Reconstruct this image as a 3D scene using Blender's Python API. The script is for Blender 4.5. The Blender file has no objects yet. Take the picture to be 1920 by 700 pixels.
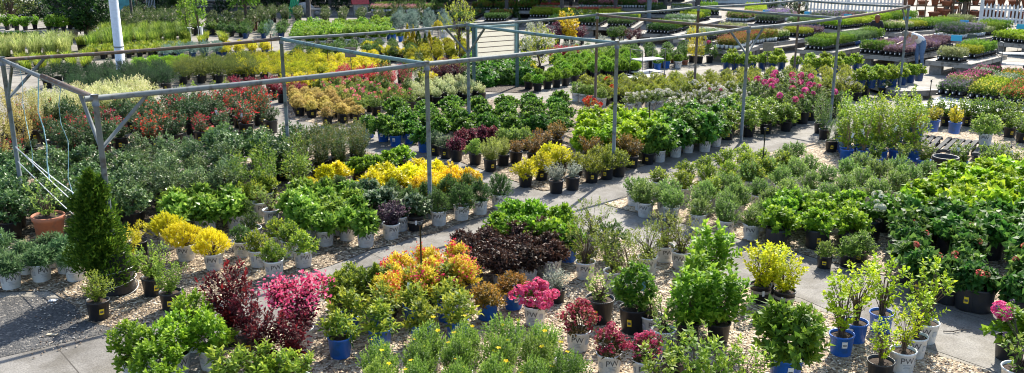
import bpy, math, random
import numpy as np
from mathutils import Vector, Matrix

SC = bpy.context.scene
COL = SC.collection
R = math.radians
rnd = random.Random(11)

# ------------------------------------------------------------------ camera and layout helpers
FPX, CAMH, PITCH = 1690.0, 4.5, math.atan(468 / 1690.0)
CP, SP = math.cos(PITCH), math.sin(PITCH)


def G(u, v, h=0.0):
    """point at height h seen in direction (u, v) of the 1920x700 survey photo"""
    a = (u - 960) / FPX
    t = (v - 350) / FPX
    f, d = CP - t * SP, SP + t * CP
    k = (CAMH - h) / d
    return Vector((a * k, f * k, h))


def H_at(base, v):
    """height of the point above ground point `base` that shows at picture row v"""
    t = (v - 350) / FPX
    f, d = CP - t * SP, SP + t * CP
    return CAMH - base.y * d / f


cam = bpy.data.cameras.new('camera')
cam.sensor_width = 36
cam.lens = FPX / 1920 * 36
cam.clip_end = 2000
camo = bpy.data.objects.new('camera', cam)
camo.location = (0, 0, CAMH)
camo.rotation_euler = (math.pi / 2 - PITCH, 0, 0)
COL.objects.link(camo)
SC.camera = camo

# ------------------------------------------------------------------ light
SUN_DIR = Vector((0.40, 0.92, 0)).normalized()
SUN_EL = R(41)
w = bpy.data.worlds.new('World')
SC.world = w
w.use_nodes = True
nt = w.node_tree
sky = nt.nodes.new('ShaderNodeTexSky')
sky.sky_type = 'NISHITA'
sky.sun_disc = False
sky.sun_elevation = SUN_EL
sky.sun_rotation = math.atan2(SUN_DIR.x, SUN_DIR.y)
bg = nt.nodes['Background']
bg.inputs["Strength"].default_value = 0.13
nt.links.new(sky.outputs[0], bg.inputs['Color'])
sl = bpy.data.lights.new('sun', 'SUN')
sl.energy = 4.7
sl.angle = R(0.5)
sl.color = (1.0, 0.94, 0.82)
so = bpy.data.objects.new('sun', sl)
d = Vector((SUN_DIR.x * math.cos(SUN_EL), SUN_DIR.y * math.cos(SUN_EL), math.sin(SUN_EL)))
so.rotation_euler = d.to_track_quat('Z', 'Y').to_euler()
so.location = (20, 30, 30)
COL.objects.link(so)
SC.view_settings.view_transform = 'Standard'
SC.view_settings.look = 'None'
SC.view_settings.gamma = 1
SC.view_settings.use_curve_mapping = False
SC.view_settings.exposure = 0.96
try:
    SC.cycles.max_bounces = 6
    SC.cycles.transparent_max_bounces = 4
    SC.cycles.use_denoising = True
    SC.cycles.filter_width = 1.05
except Exception:
    pass

# ------------------------------------------------------------------ materials
MATS = {}


def nodes_of(m):
    m.use_nodes = True
    t = m.node_tree
    return t, t.nodes, t.links, t.nodes['Principled BSDF'], t.nodes['Material Output']


def plain(name, col, rough=0.6, metal=0.0, var=0.15, scale=12.0, bump=0.0, spec=0.5, dirt=None):
    """simple surface with a little uneven colour"""
    if name in MATS:
        return MATS[name]
    m = bpy.data.materials.new(name)
    t, N, L, b, o = nodes_of(m)
    tc = N.new('ShaderNodeTexCoord')
    nz = N.new('ShaderNodeTexNoise')
    nz.inputs['Scale'].default_value = scale
    nz.inputs['Detail'].default_value = 5
    L.new(tc.outputs['Object'], nz.inputs['Vector'])
    rp = N.new('ShaderNodeValToRGB')
    c = Vector(col)
    lo = c * (1 - var) if dirt is None else Vector(dirt)
    rp.color_ramp.elements[0].color = (*lo, 1)
    rp.color_ramp.elements[1].color = (*[min(1, x * (1 + var)) for x in c], 1)
    rp.color_ramp.elements[0].position = 0.32
    rp.color_ramp.elements[1].position = 0.6 if dirt is None else 0.48
    L.new(nz.outputs['Fac'], rp.inputs['Fac'])
    L.new(rp.outputs['Color'], b.inputs['Base Color'])
    b.inputs['Roughness'].default_value = rough
    b.inputs['Metallic'].default_value = metal
    b.inputs['Specular IOR Level'].default_value = spec
    if bump:
        bp = N.new('ShaderNodeBump')
        bp.inputs['Strength'].default_value = bump
        bp.inputs['Distance'].default_value = 0.01
        L.new(nz.outputs['Fac'], bp.inputs['Height'])
        L.new(bp.outputs['Normal'], b.inputs['Normal'])
    MATS[name] = m
    return m


def leafmat(name, old, mid, young, rough=0.42, trans=0.42, spec=0.5, ramp=(0.5, 0.95)):
    """leaf with pigment by age of the leaf ('tint' is set per leaf) and light coming through"""
    m = bpy.data.materials.new(name)
    t, N, L, b, o = nodes_of(m)
    at = N.new('ShaderNodeAttribute')
    at.attribute_name = 'tint'
    rp = N.new('ShaderNodeValToRGB')
    e = rp.color_ramp.elements
    e[0].position, e[0].color = 0.1, (*old, 1)
    e[1].position, e[1].color = ramp[1], (*young, 1)
    k = e.new(ramp[0])
    k.color = (*mid, 1)
    L.new(at.outputs['Fac'], rp.inputs['Fac'])
    oi = N.new('ShaderNodeObjectInfo')
    hs = N.new('ShaderNodeHueSaturation')
    mr = N.new('ShaderNodeMapRange')
    mr.inputs['To Min'].default_value = 0.485
    mr.inputs['To Max'].default_value = 0.515
    L.new(oi.outputs['Random'], mr.inputs['Value'])
    L.new(mr.outputs[0], hs.inputs['Hue'])
    mv = N.new('ShaderNodeMapRange')
    mv.inputs['To Min'].default_value = 0.8
    mv.inputs['To Max'].default_value = 1.2
    ml = N.new('ShaderNodeMath')
    ml.operation = 'FRACT'
    mm = N.new('ShaderNodeMath')
    mm.operation = 'MULTIPLY'
    mm.inputs[1].default_value = 7.31
    L.new(oi.outputs['Random'], mm.inputs[0])
    L.new(mm.outputs[0], ml.inputs[0])
    L.new(ml.outputs[0], mv.inputs['Value'])
    L.new(mv.outputs[0], hs.inputs['Value'])
    L.new(rp.outputs['Color'], hs.inputs['Color'])
    L.new(hs.outputs['Color'], b.inputs['Base Color'])
    b.inputs['Roughness'].default_value = rough
    b.inputs['Specular IOR Level'].default_value = spec
    tr = N.new('ShaderNodeBsdfTranslucent')
    g = N.new('ShaderNodeGamma')
    g.inputs['Gamma'].default_value = 0.86
    L.new(hs.outputs['Color'], g.inputs['Color'])
    L.new(g.outputs['Color'], tr.inputs['Color'])
    mx = N.new('ShaderNodeMixShader')
    mx.inputs['Fac'].default_value = trans
    L.new(b.outputs[0], mx.inputs[1])
    L.new(tr.outputs[0], mx.inputs[2])
    L.new(mx.outputs[0], o.inputs['Surface'])
    MATS[name] = m
    return m


def gravelmat(name, stops, scale, bump, patch=((0.5, 0.45, 0.38), 0.0)):
    m = bpy.data.materials.new(name)
    t, N, L, b, o = nodes_of(m)
    tc = N.new('ShaderNodeTexCoord')
    vo = N.new('ShaderNodeTexVoronoi')
    vo.inputs['Scale'].default_value = scale
    vo.inputs['Randomness'].default_value = 1
    nw = N.new('ShaderNodeTexNoise')
    nw.inputs['Scale'].default_value = scale * 0.6
    L.new(tc.outputs['Object'], nw.inputs['Vector'])
    ad = N.new('ShaderNodeVectorMath')
    ad.operation = 'MULTIPLY_ADD'
    ad.inputs[1].default_value = (0.03, 0.03, 0.03)
    L.new(nw.outputs['Color'], ad.inputs[0])
    L.new(tc.outputs['Object'], ad.inputs[2])
    L.new(ad.outputs[0], vo.inputs['Vector'])
    sx = N.new('ShaderNodeSeparateColor')
    L.new(vo.outputs['Color'], sx.inputs[0])
    rp = N.new('ShaderNodeValToRGB')
    e = rp.color_ramp.elements
    e[0].position, e[0].color = stops[0][0], (*stops[0][1], 1)
    e[1].position, e[1].color = stops[-1][0], (*stops[-1][1], 1)
    for p, c in stops[1:-1]:
        k = e.new(p)
        k.color = (*c, 1)
    L.new(sx.outputs[0], rp.inputs['Fac'])
    n2 = N.new('ShaderNodeTexNoise')
    n2.inputs['Scale'].default_value = 1.3
    n2.inputs['Detail'].default_value = 6
    L.new(tc.outputs['Object'], n2.inputs['Vector'])
    r2 = N.new('ShaderNodeValToRGB')
    r2.color_ramp.elements[0].position = 0.35
    r2.color_ramp.elements[1].position = 0.7
    r2.color_ramp.elements[0].color = (0.66, 0.63, 0.6, 1)
    r2.color_ramp.elements[1].color = (1.0, 1.0, 1.0, 1)
    L.new(n2.outputs['Fac'], r2.inputs['Fac'])
    mx = N.new('ShaderNodeMix')
    mx.data_type = 'RGBA'
    mx.blend_type = 'MULTIPLY'
    mx.inputs[0].default_value = 0.8
    L.new(rp.outputs['Color'], mx.inputs[6])
    L.new(r2.outputs['Color'], mx.inputs[7])
    L.new(mx.outputs[2], b.inputs['Base Color'])
    b.inputs['Roughness'].default_value = 0.8
    bp = N.new('ShaderNodeBump')
    bp.inputs['Strength'].default_value = 1.0
    bp.inputs['Distance'].default_value = bump
    bp.invert = True
    L.new(vo.outputs['Distance'], bp.inputs['Height'])
    L.new(bp.outputs['Normal'], b.inputs['Normal'])
    MATS[name] = m
    return m


def concretemat(name, lo, hi, joints=True, speck=0.25):
    m = bpy.data.materials.new(name)
    t, N, L, b, o = nodes_of(m)
    tc = N.new('ShaderNodeTexCoord')
    mp = N.new('ShaderNodeMapping')
    mp.inputs['Rotation'].default_value = (0, 0, R(-40.7))
    L.new(tc.outputs['Object'], mp.inputs['Vector'])
    n1 = N.new('ShaderNodeTexNoise')
    n1.inputs['Scale'].default_value = 0.7
    n1.inputs['Detail'].default_value = 8
    n1.inputs['Roughness'].default_value = 0.62
    L.new(mp.outputs[0], n1.inputs['Vector'])
    rp = N.new('ShaderNodeValToRGB')
    rp.color_ramp.elements[0].position = 0.33
    rp.color_ramp.elements[1].position = 0.68
    rp.color_ramp.elements[0].color = (*lo, 1)
    rp.color_ramp.elements[1].color = (*hi, 1)
    L.new(n1.outputs['Fac'], rp.inputs['Fac'])
    n2 = N.new('ShaderNodeTexNoise')
    n2.inputs['Scale'].default_value = 55
    n2.inputs['Detail'].default_value = 3
    L.new(mp.outputs[0], n2.inputs['Vector'])
    r2 = N.new('ShaderNodeValToRGB')
    r2.color_ramp.elements[0].position = 0.36
    r2.color_ramp.elements[1].position = 0.62
    q = 1 - speck * 2
    r2.color_ramp.elements[0].color = (q, q, q, 1)
    r2.color_ramp.elements[1].color = (1, 1, 1, 1)
    L.new(n2.outputs['Fac'], r2.inputs['Fac'])
    mx = N.new('ShaderNodeMix')
    mx.data_type = 'RGBA'
    mx.blend_type = 'MULTIPLY'
    mx.inputs[0].default_value = 1
    L.new(rp.outputs['Color'], mx.inputs[6])
    L.new(r2.outputs['Color'], mx.inputs[7])
    n3 = N.new('ShaderNodeTexNoise')
    n3.inputs['Scale'].default_value = 2.6
    n3.inputs['Detail'].default_value = 9
    n3.inputs['Roughness'].default_value = 0.7
    L.new(mp.outputs[0], n3.inputs['Vector'])
    r3 = N.new('ShaderNodeValToRGB')
    r3.color_ramp.elements[0].position = 0.40
    r3.color_ramp.elements[1].position = 0.56
    r3.color_ramp.elements[0].color = (0.72, 0.70, 0.66, 1)
    r3.color_ramp.elements[1].color = (1, 1, 1, 1)
    L.new(n3.outputs['Fac'], r3.inputs['Fac'])
    m3 = N.new('ShaderNodeMix')
    m3.data_type = 'RGBA'
    m3.blend_type = 'MULTIPLY'
    m3.inputs[0].default_value = 1
    L.new(mx.outputs[2], m3.inputs[6])
    L.new(r3.outputs['Color'], m3.inputs[7])
    last = m3.outputs[2]
    if joints:
        sp = N.new('ShaderNodeSeparateXYZ')
        L.new(mp.outputs[0], sp.inputs[0])
        mo = N.new('ShaderNodeMath')
        mo.operation = 'PINGPONG'
        mo.inputs[1].default_value = 1.1
        L.new(sp.outputs[0], mo.inputs[0])
        lt = N.new('ShaderNodeMath')
        lt.operation = 'LESS_THAN'
        lt.inputs[1].default_value = 0.007
        L.new(mo.outputs[0], lt.inputs[0])
        m2 = N.new('ShaderNodeMix')
        m2.data_type = 'RGBA'
        m2.inputs[7].default_value = (0.07, 0.06, 0.05, 1)
        L.new(lt.outputs[0], m2.inputs[0])
        L.new(last, m2.inputs[6])
        last = m2.outputs[2]
    L.new(last, b.inputs['Base Color'])
    b.inputs['Roughness'].default_value = 0.85
    bp = N.new('ShaderNodeBump')
    bp.inputs['Strength'].default_value = 0.5
    bp.inputs['Distance'].default_value = 0.006
    L.new(n2.outputs['Fac'], bp.inputs['Height'])
    L.new(bp.outputs['Normal'], b.inputs['Normal'])
    MATS[name] = m
    return m


# ------------------------------------------------------------------ mesh helpers
def mesh_np(name, V, T, mats, tint=None, midx=None, smooth=False):
    """mesh from numpy arrays; T is (n, 3) or (n, 4)"""
    me = bpy.data.meshes.new(name)
    V = np.asarray(V, dtype=np.float32)
    T = np.asarray(T, dtype=np.int32)
    k = T.shape[1]
    me.vertices.add(len(V))
    me.vertices.foreach_set('co', V.ravel())
    me.loops.add(T.size)
    me.loops.foreach_set('vertex_index', T.ravel())
    me.polygons.add(len(T))
    me.polygons.foreach_set('loop_start', np.arange(0, T.size, k, dtype=np.int32))
    me.polygons.foreach_set('loop_total', np.full(len(T), k, dtype=np.int32))
    if midx is not None:
        me.polygons.foreach_set('material_index', np.asarray(midx, dtype=np.int32))
    me.polygons.foreach_set('use_smooth', np.full(len(T), bool(smooth)))
    if tint is not None:
        a = me.attributes.new('tint', 'FLOAT', 'FACE')
        a.data.foreach_set('value', np.asarray(tint, dtype=np.float32))
    for m in mats:
        me.materials.append(m)
    me.update(calc_edges=True)
    return me


class MB:
    """collects simple solids into one mesh"""

    def __init__(s):
        s.v, s.f, s.m, s.sm = [], [], [], []

    def add(s, vs, fs, mi=0, smooth=False):
        o = len(s.v)
        s.v += [tuple(x) for x in vs]
        s.f += [tuple(i + o for i in f) for f in fs]
        s.m += [mi] * len(fs)
        s.sm += [smooth] * len(fs)

    def box(s, c, size, rz=0.0, mi=0, mat=None):
        x, y, z = size[0] / 2, size[1] / 2, size[2] / 2
        M = mat if mat is not None else Matrix.Translation(c) @ Matrix.Rotation(rz, 4, 'Z')
        vs = [M @ Vector((a * x, b * y, k * z)) for a, b, k in
              ((-1, -1, -1), (1, -1, -1), (1, 1, -1), (-1, 1, -1), (-1, -1, 1), (1, -1, 1), (1, 1, 1), (-1, 1, 1))]
        s.add(vs, [(0, 3, 2, 1), (4, 5, 6, 7), (0, 1, 5, 4), (1, 2, 6, 5), (2, 3, 7, 6), (3, 0, 4, 7)], mi)
        return s

    def bar(s, a, b, wd, th, mi=0):
        """rectangular bar from a to b"""
        a, b = Vector(a), Vector(b)
        d = b - a
        q = d.to_track_quat('X', 'Z').to_matrix().to_4x4()
        M = Matrix.Translation((a + b) / 2) @ q
        return s.box(None, (d.length, wd, th), mi=mi, mat=M)

    def tube(s, pts, rad, seg=8, mi=0, cap=True):
        pts = [Vector(p) for p in pts]
        n = len(pts)
        rad = [rad] * n if not hasattr(rad, '__len__') else rad
        vs, fs = [], []
        for i, p in enumerate(pts):
            d = (pts[min(i + 1, n - 1)] - pts[max(i - 1, 0)]).normalized()
            x = d.cross(Vector((0, 0, 1)))
            if x.length < 1e-3:
                x = Vector((1, 0, 0))
            x.normalize()
            y = d.cross(x)
            for k in range(seg):
                a = 2 * math.pi * k / seg
                vs.append(p + (x * math.cos(a) + y * math.sin(a)) * rad[i])
        for i in range(n - 1):
            for k in range(seg):
                k2 = (k + 1) % seg
                fs.append((i * seg + k, i * seg + k2, (i + 1) * seg + k2, (i + 1) * seg + k))
        if cap:
            fs.append(tuple(range(seg)))
            fs.append(tuple((n - 1) * seg + k for k in reversed(range(seg))))
        s.add(vs, fs, mi, True)
        return s

    def lathe(s, prof, seg=20, c=(0, 0, 0), mi=0, close=True, wob=0.0, sq=(1, 1)):
        vs, fs = [], []
        for j, (r, z) in enumerate(prof):
            for k in range(seg):
                a = 2 * math.pi * k / seg
                rr = r * (1 + wob * math.sin(3 * a + j))
                vs.append((c[0] + rr * math.cos(a) * sq[0], c[1] + rr * math.sin(a) * sq[1], c[2] + z))
        for j in range(len(prof) - 1):
            for k in range(seg):
                k2 = (k + 1) % seg
                fs.append((j * seg + k, j * seg + k2, (j + 1) * seg + k2, (j + 1) * seg + k))
        if close:
            fs.append(tuple(reversed(range(seg))))
        s.add(vs, fs, mi, True)
        return s

    def mesh(s, name, mats):
        me = bpy.data.meshes.new(name)
        me.from_pydata(s.v, [], s.f)
        me.polygons.foreach_set('material_index', s.m)
        me.polygons.foreach_set('use_smooth', s.sm)
        for m in (mats if isinstance(mats, (list, tuple)) else [mats]):
            me.materials.append(m)
        me.update()
        return me

    def build(s, name, mats, parent=None, loc=None):
        return put(name, s.mesh(name, mats), parent, loc)


def put(name, me, parent=None, loc=None, rz=None, sc=None):
    o = bpy.data.objects.new(name, me)
    COL.objects.link(o)
    if parent is not None:
        o.parent = parent
    if loc is not None:
        o.location = loc
    if rz is not None:
        o.rotation_euler = (0, 0, rz)
    if sc is not None:
        o.scale = (sc, sc, sc) if not hasattr(sc, '__len__') else sc
    return o


LABELS = {}


def tag(o, label=None, cat=None, group=None, kind=None):
    if label:
        o['label'] = label
        n = len(label.replace(',', ' ').split())
        if n > 16 or n < 4:
            print('LABEL LENGTH', n, label)
        if label in LABELS:
            print('LABEL TWICE', label)
        LABELS[label] = 1
    if cat:
        o['category'] = cat
    if group:
        o['group'] = group
    if kind:
        o['kind'] = kind
    return o


def thing(name, label, cat, loc=(0, 0, 0), rz=0.0, group=None):
    o = bpy.data.objects.new(name, None)
    COL.objects.link(o)
    o.location = loc
    o.rotation_euler = (0, 0, rz)
    return tag(o, label, cat, group)


ORD = ('first second third fourth fifth sixth seventh eighth ninth tenth eleventh twelfth thirteenth fourteenth fifteenth sixteenth '
       'seventeenth eighteenth nineteenth twentieth').split()
# ------------------------------------------------------------------ foliage
def unit(a):
    return a / np.maximum(np.linalg.norm(a, axis=-1, keepdims=True), 1e-6)


def leaf_arrays(P, D, N, L, W, tint, curl=0.08, droop=0.15, fold=0.18, hi=True):
    """leaves as small folded, curved blades: P base, D direction, N upper side"""
    D = unit(D)
    S = unit(np.cross(D, N))
    N = unit(np.cross(S, D))
    L = L[:, None]
    W = W[:, None]
    n = len(P)
    tip = P + D * L - N * L * droop
    l = P + D * L * .45 + S * W * .5 + N * W * fold
    r = P + D * L * .45 - S * W * .5 + N * W * fold
    if hi:
        c = P + D * L * .48 + N * L * curl
        V = np.stack([P, l, c, r, tip], 1).reshape(-1, 3)
        t = np.array([[0, 2, 1], [0, 3, 2], [1, 2, 4], [2, 3, 4]])
        T = (np.arange(n)[:, None, None] * 5 + t[None]).reshape(-1, 3)
        return V, T, np.repeat(tint, 4)
    V = np.stack([P, l, r, tip], 1).reshape(-1, 3)
    t = np.array([[0, 3, 1], [0, 2, 3]])
    T = (np.arange(n)[:, None, None] * 4 + t[None]).reshape(-1, 3)
    return V, T, np.repeat(tint, 2)


def profile(shape, q):
    if shape == 'mound':
        return np.sqrt(np.clip(1 - q ** 2.2, 0, 1)) * (0.8 + 0.2 * np.clip(q * 4, 0, 1))
    if shape == 'round':
        return np.clip(np.sin(np.pi * (0.08 + 0.9 * q)), 0, 1) ** .55
    if shape == 'vase':
        return (0.30 + 0.75 * q) * np.sqrt(np.clip(1 - np.clip((q - .62) / .38, 0, 1) ** 2, 0, 1)) ** .8 + .02
    if shape == 'cone':
        return np.clip(1 - q, 0, 1) ** .75 * np.clip(q * 7 + .55, 0, 1)
    if shape == 'column':
        return np.clip(q * 5 + .5, 0, 1) * np.sqrt(np.clip(1 - np.clip((q - .7) / .3, 0, 1) ** 2, 0, 1))
    if shape == 'tree':
        return np.clip(np.sin(np.pi * q ** .8), 0, 1) ** .6
    return np.ones_like(q)


def gen_crown(seed, h, w, shape='round', shoots=90, per=9, ll=.05, lw=.025, sl=.14, up=.5, spread=(15, 80), z0=.02,
              lump=.24, inner=.25, hi=True, young=.7, curl=.08, droop=.15, fold=.18, jit=.32, qpow=.8):
    r = np.random.RandomState(seed)
    q = r.rand(shoots) ** qpow
    th = r.rand(shoots) * 2 * np.pi
    ph = r.rand(6) * 6.28
    lumpf = 1 + lump * (np.sin(2 * th + ph[0] + 3 * q) * .5 + np.sin(3 * th + ph[1] - 5 * q) * .5 + np.sin(5 * th + ph[2] + 9 * q) * .4)
    rf = np.sqrt(inner + (1 - inner) * r.rand(shoots))
    rad = profile(shape, q) * w / 2 * rf * lumpf
    zz = z0 + q * (h - z0) * (1 + .12 * lump / .18 * np.sin(2 * th + ph[3]) * (r.rand(shoots) * .6 + .4))
    tips = np.stack([rad * np.cos(th), rad * np.sin(th), zz], 1)
    c = np.array([0, 0, z0 + (h - z0) * .22])
    dirs = unit(tips - c) + np.array([0, 0, up]) + r.randn(shoots, 3) * jit
    dirs = unit(dirs)
    ref = unit(np.cross(dirs, np.array([.3, .2, 1.0]) + r.randn(shoots, 3) * .2))
    ref2 = np.cross(dirs, ref)
    vig = .45 + .75 * r.rand(shoots)
    k = np.arange(per)
    s = (k + .3) / per
    a = k * 2.4
    ang = np.radians(spread[0] + (spread[1] - spread[0]) * s ** .7)
    A = a[None] + r.rand(shoots, 1) * 6.28
    radial = ref[:, None] * np.cos(A)[..., None] + ref2[:, None] * np.sin(A)[..., None]
    an = (ang[None] + r.randn(shoots, per) * .18)[..., None]
    D = dirs[:, None] * np.cos(an) + radial * np.sin(an)
    N = dirs[:, None] * np.sin(an) - radial * np.cos(an) + r.randn(shoots, per, 3) * .25
    P = tips[:, None] - dirs[:, None] * (s[None, :, None] * sl)
    L = ll * (.55 + .6 * np.sin(np.pi * (.15 + .6 * s)))[None] * (.75 + .5 * r.rand(shoots, per))
    W = L * (lw / ll)
    tint = np.clip(young * (1 - s)[None] * vig[:, None] + .42 * r.rand(shoots, per), 0, 1)
    V, T, ti = leaf_arrays(P.reshape(-1, 3), D.reshape(-1, 3), N.reshape(-1, 3), L.ravel(), W.ravel(), tint.ravel(),
                           curl, droop, fold, hi)
    return dict(V=V, T=T, t=ti, tips=tips, dirs=dirs, sl=sl, q=q)


def gen_grass(seed, h, w, n=160, lw=.012, arch=.8):
    r = np.random.RandomState(seed)
    th = r.rand(n) * 6.28
    b = np.stack([np.cos(th), np.sin(th), 0 * th], 1) * (r.rand(n, 1) ** .5) * w * .26
    hh = h * (.6 + .5 * r.rand(n))
    out = w * .5 * (.25 + .9 * r.rand(n)) * arch
    th2 = th + r.randn(n) * .5
    o = np.stack([np.cos(th2), np.sin(th2), 0 * th], 1)
    sd = np.stack([-np.sin(th2), np.cos(th2), 0 * th], 1)
    rows = []
    for f, wd in ((0, 1), (.4, 1), (.75, .7), (1, .08)):
        z = hh * (f * 1.35 - .38 * f ** 2.6 * (1 + arch * .4))
        p = b + o * (out * f ** 1.7)[:, None] + np.array([0, 0, 1]) * z[:, None]
        rows.append((p + sd * lw * .5 * wd, p - sd * lw * .5 * wd))
    V = np.stack([x for p in rows for x in p], 1).reshape(-1, 3)
    t = np.array([[0, 1, 3], [0, 3, 2], [2, 3, 5], [2, 5, 4], [4, 5, 7], [4, 7, 6]])
    T = (np.arange(n)[:, None, None] * 8 + t[None]).reshape(-1, 3)
    return dict(V=V, T=T, t=np.repeat(r.rand(n), 6), tips=b + o * out[:, None] + np.array([0, 0, .95]) * hh[:, None], dirs=o * 0 + np.array([0, 0, 1.]), q=r.rand(n), sl=0)


def gen_spiral(seed, h, w, turns=3.6):
    """clipped spiral conifer: foliage only along a rising ridge that winds round the trunk"""
    r = np.random.RandomState(seed)
    n = 4200
    f = r.rand(n) ** 1.15
    a = f * turns * 2 * np.pi
    z = .06 + f * (h - .2)
    R0 = w * .5 * (1 - f * .72)
    sec = .13 + .14 * (1 - f)
    e = r.randn(n, 3)
    e = unit(e) * (r.rand(n, 1) ** .4) * sec[:, None]
    core = np.stack([np.cos(a) * R0 * .5, np.sin(a) * R0 * .5, z], 1)
    P = core + e * np.array([1.1, 1.1, .95])
    m = r.rand(n) < .16
    P[m] = np.stack([np.cos(a[m] * 3) * R0[m] * .35, np.sin(a[m] * 3) * R0[m] * .35, z[m]], 1)
    tp = P[:180].copy()
    th = r.rand(180) * 6.28
    zz = r.rand(180)
    tp = np.stack([np.cos(th) * .09 * (1 - zz), np.sin(th) * .09 * (1 - zz), h - .25 + .27 * zz], 1)
    P = np.concatenate([P, tp])
    n = len(P)
    out = unit(np.stack([P[:, 0], P[:, 1], 0 * P[:, 0]], 1))
    VV, TT, tt, o = [], [], [], 0
    for k in range(4):
        D = out + np.array([0, 0, .8]) + r.randn(n, 3) * .55
        V, T, t = leaf_arrays(P + r.randn(n, 3) * .012, D, out + r.randn(n, 3) * .4, .042 + .03 * r.rand(n), .016 + .008 * r.rand(n),
                              np.clip(r.rand(n) * .9, 0, 1), hi=False)
        VV.append(V)
        TT.append(T + o)
        tt.append(t)
        o += len(V)
    return dict(V=np.concatenate(VV), T=np.concatenate(TT), t=np.concatenate(tt), tips=P[:10], dirs=out[:10], q=f[:10], sl=0)


def gen_blossom(seed, c, kind, frac, size, n=26, qmin=.45):
    """flowers at some of the shoot tips"""
    r = np.random.RandomState(seed + 99)
    ok = np.where(c['q'] > qmin)[0]
    r.shuffle(ok)
    ok = ok[:max(1, int(len(ok) * frac))]
    PP, DD, NN, LL, WW = [], [], [], [], []
    for i in ok:
        p, d = c['tips'][i], c['dirs'][i]
        sz = size * (.75 + .5 * r.rand())
        if kind == 'truss':
            u = unit(r.randn(n, 3) + d * .45)
            P = p + d * sz * .4 + u * sz * .42
            t = unit(np.cross(u, r.randn(n, 3)))
            PP.append(P - t * sz * .18), DD.append(t + u * .3), NN.append(u)
            LL.append(np.full(n, sz * .42)), WW.append(np.full(n, sz * .38))
        elif kind == 'flower':
            x = unit(np.cross(d, [.2, .3, 1.]))
            y = np.cross(d, x)
            for k in range(5):
                a = k * 1.257 + r.rand() * .2
                dd = x * np.cos(a) + y * np.sin(a)
                PP.append((p + d * .012)[None]), DD.append((dd + d * .35)[None]), NN.append(d[None])
                LL.append(np.array([sz])), WW.append(np.array([sz * .85]))
        else:
            P = p + r.randn(n, 3) * sz * .4
            PP.append(P), DD.append(r.randn(n, 3) + d), NN.append(r.randn(n, 3) * .6 + d)
            LL.append(sz * (.25 + .2 * r.rand(n))), WW.append(sz * (.2 + .12 * r.rand(n)))
    P, D, N, L, W = (np.concatenate(x) for x in (PP, DD, NN, LL, WW))
    return leaf_arrays(P, D, N, L, W, r.rand(len(P)), hi=False, droop=.1)


def gen_stems(seed, c, n, rad=.006, lean=.5, zbase=-.02, thick=1.0):
    r = random.Random(seed + 5)
    idx = list(range(len(c['tips'])))
    r.shuffle(idx)
    m = MB()
    for i in idx[:n]:
        t = Vector(c['tips'][i]) - Vector(c['dirs'][i]) * c['sl'] * .3
        d = Vector(c['dirs'][i])
        b = Vector((r.uniform(-1, 1) * .025, r.uniform(-1, 1) * .025, zbase))
        mid = b.lerp(t, .5) + Vector((0, 0, t.z * .12)) - Vector((t.x, t.y, 0)) * .16 + Vector((r.uniform(-1, 1), r.uniform(-1, 1), 0)) * .02
        pts = [b, b.lerp(mid, .55), mid, mid.lerp(t, .6), t]
        m.tube(pts, [rad * thick, rad * .85 * thick, rad * .7, rad * .5, rad * .25], 5, cap=False)
    return m


# ------------------------------------------------------------------ species
# cols: old leaf, leaf, young leaf.   fl: kind, share of shoots, size, colours, count, lowest place
SPEC = {}


def spec(key, name, cat, cols, variants=3, fl=None, stems=8, stem_col='bark', rough=.5, trans=.44, gen='crown', srad=.006, spc=.27, ramp=(.5, .95), youngs=None, vs=(.9, 1.1), **kw):
    SPEC[key] = dict(name=name, cat=cat, cols=cols, variants=variants, fl=fl, stems=stems, stem_col=stem_col, rough=rough, trans=trans,
                     gen=gen, kw=kw, built={}, srad=srad, spc=spc, ramp=ramp, youngs=youngs, vs=vs)


STEMC = {'bark': (0.11, 0.075, 0.05), 'red': (0.10, 0.035, 0.03), 'green': (0.10, 0.13, 0.04), 'grey': (0.22, 0.19, 0.16), 'tan': (0.28, 0.19, 0.11), 'dark': (.05, .035, .03)}


def built(key, var):
    s = SPEC[key]
    if var in s['built']:
        return s['built'][var]
    if 'mat' not in s:
        s['mat'] = leafmat(key.replace(' ', '_') + '_leaf', *s['cols'], rough=s['rough'], trans=s['trans'], spec=s['spc'], ramp=s['ramp'])
        sc = STEMC[s['stem_col']]
        s['smat'] = plain('stem_' + s['stem_col'], sc, .8)
        if s['fl']:
            fc = s['fl'][3]
            s['fmat'] = leafmat(key.replace(' ', '_') + '_petal', *fc, rough=.6, trans=.35, spec=.25)
    seed = abs(hash_str(key)) % 9000 + var * 17
    g = {'crown': gen_crown, 'grass': gen_grass, 'spiral': gen_spiral}[s['gen']]
    kw = dict(s['kw'])
    if s['youngs']:
        kw['young'] = s['youngs'][var]
    c = g(seed, **kw)
    fo = mesh_np('foliage', c['V'], c['T'], [s['mat']], c['t'])
    st = gen_stems(seed, c, s['stems'], s['srad']).mesh('stem', s['smat']) if s['stems'] else None
    bl = None
    if s['fl']:
        k, frac, size, _, n, qm = s['fl']
        V, T, t = gen_blossom(seed, c, k, frac, size, n, qm)
        bl = mesh_np('blossom', V, T, [s['fmat']], t)
    s['built'][var] = (fo, st, bl)
    return s['built'][var]


def hash_str(s):
    h = 7
    for ch in s:
        h = (h * 131 + ord(ch)) % 1000003
    return h


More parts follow.
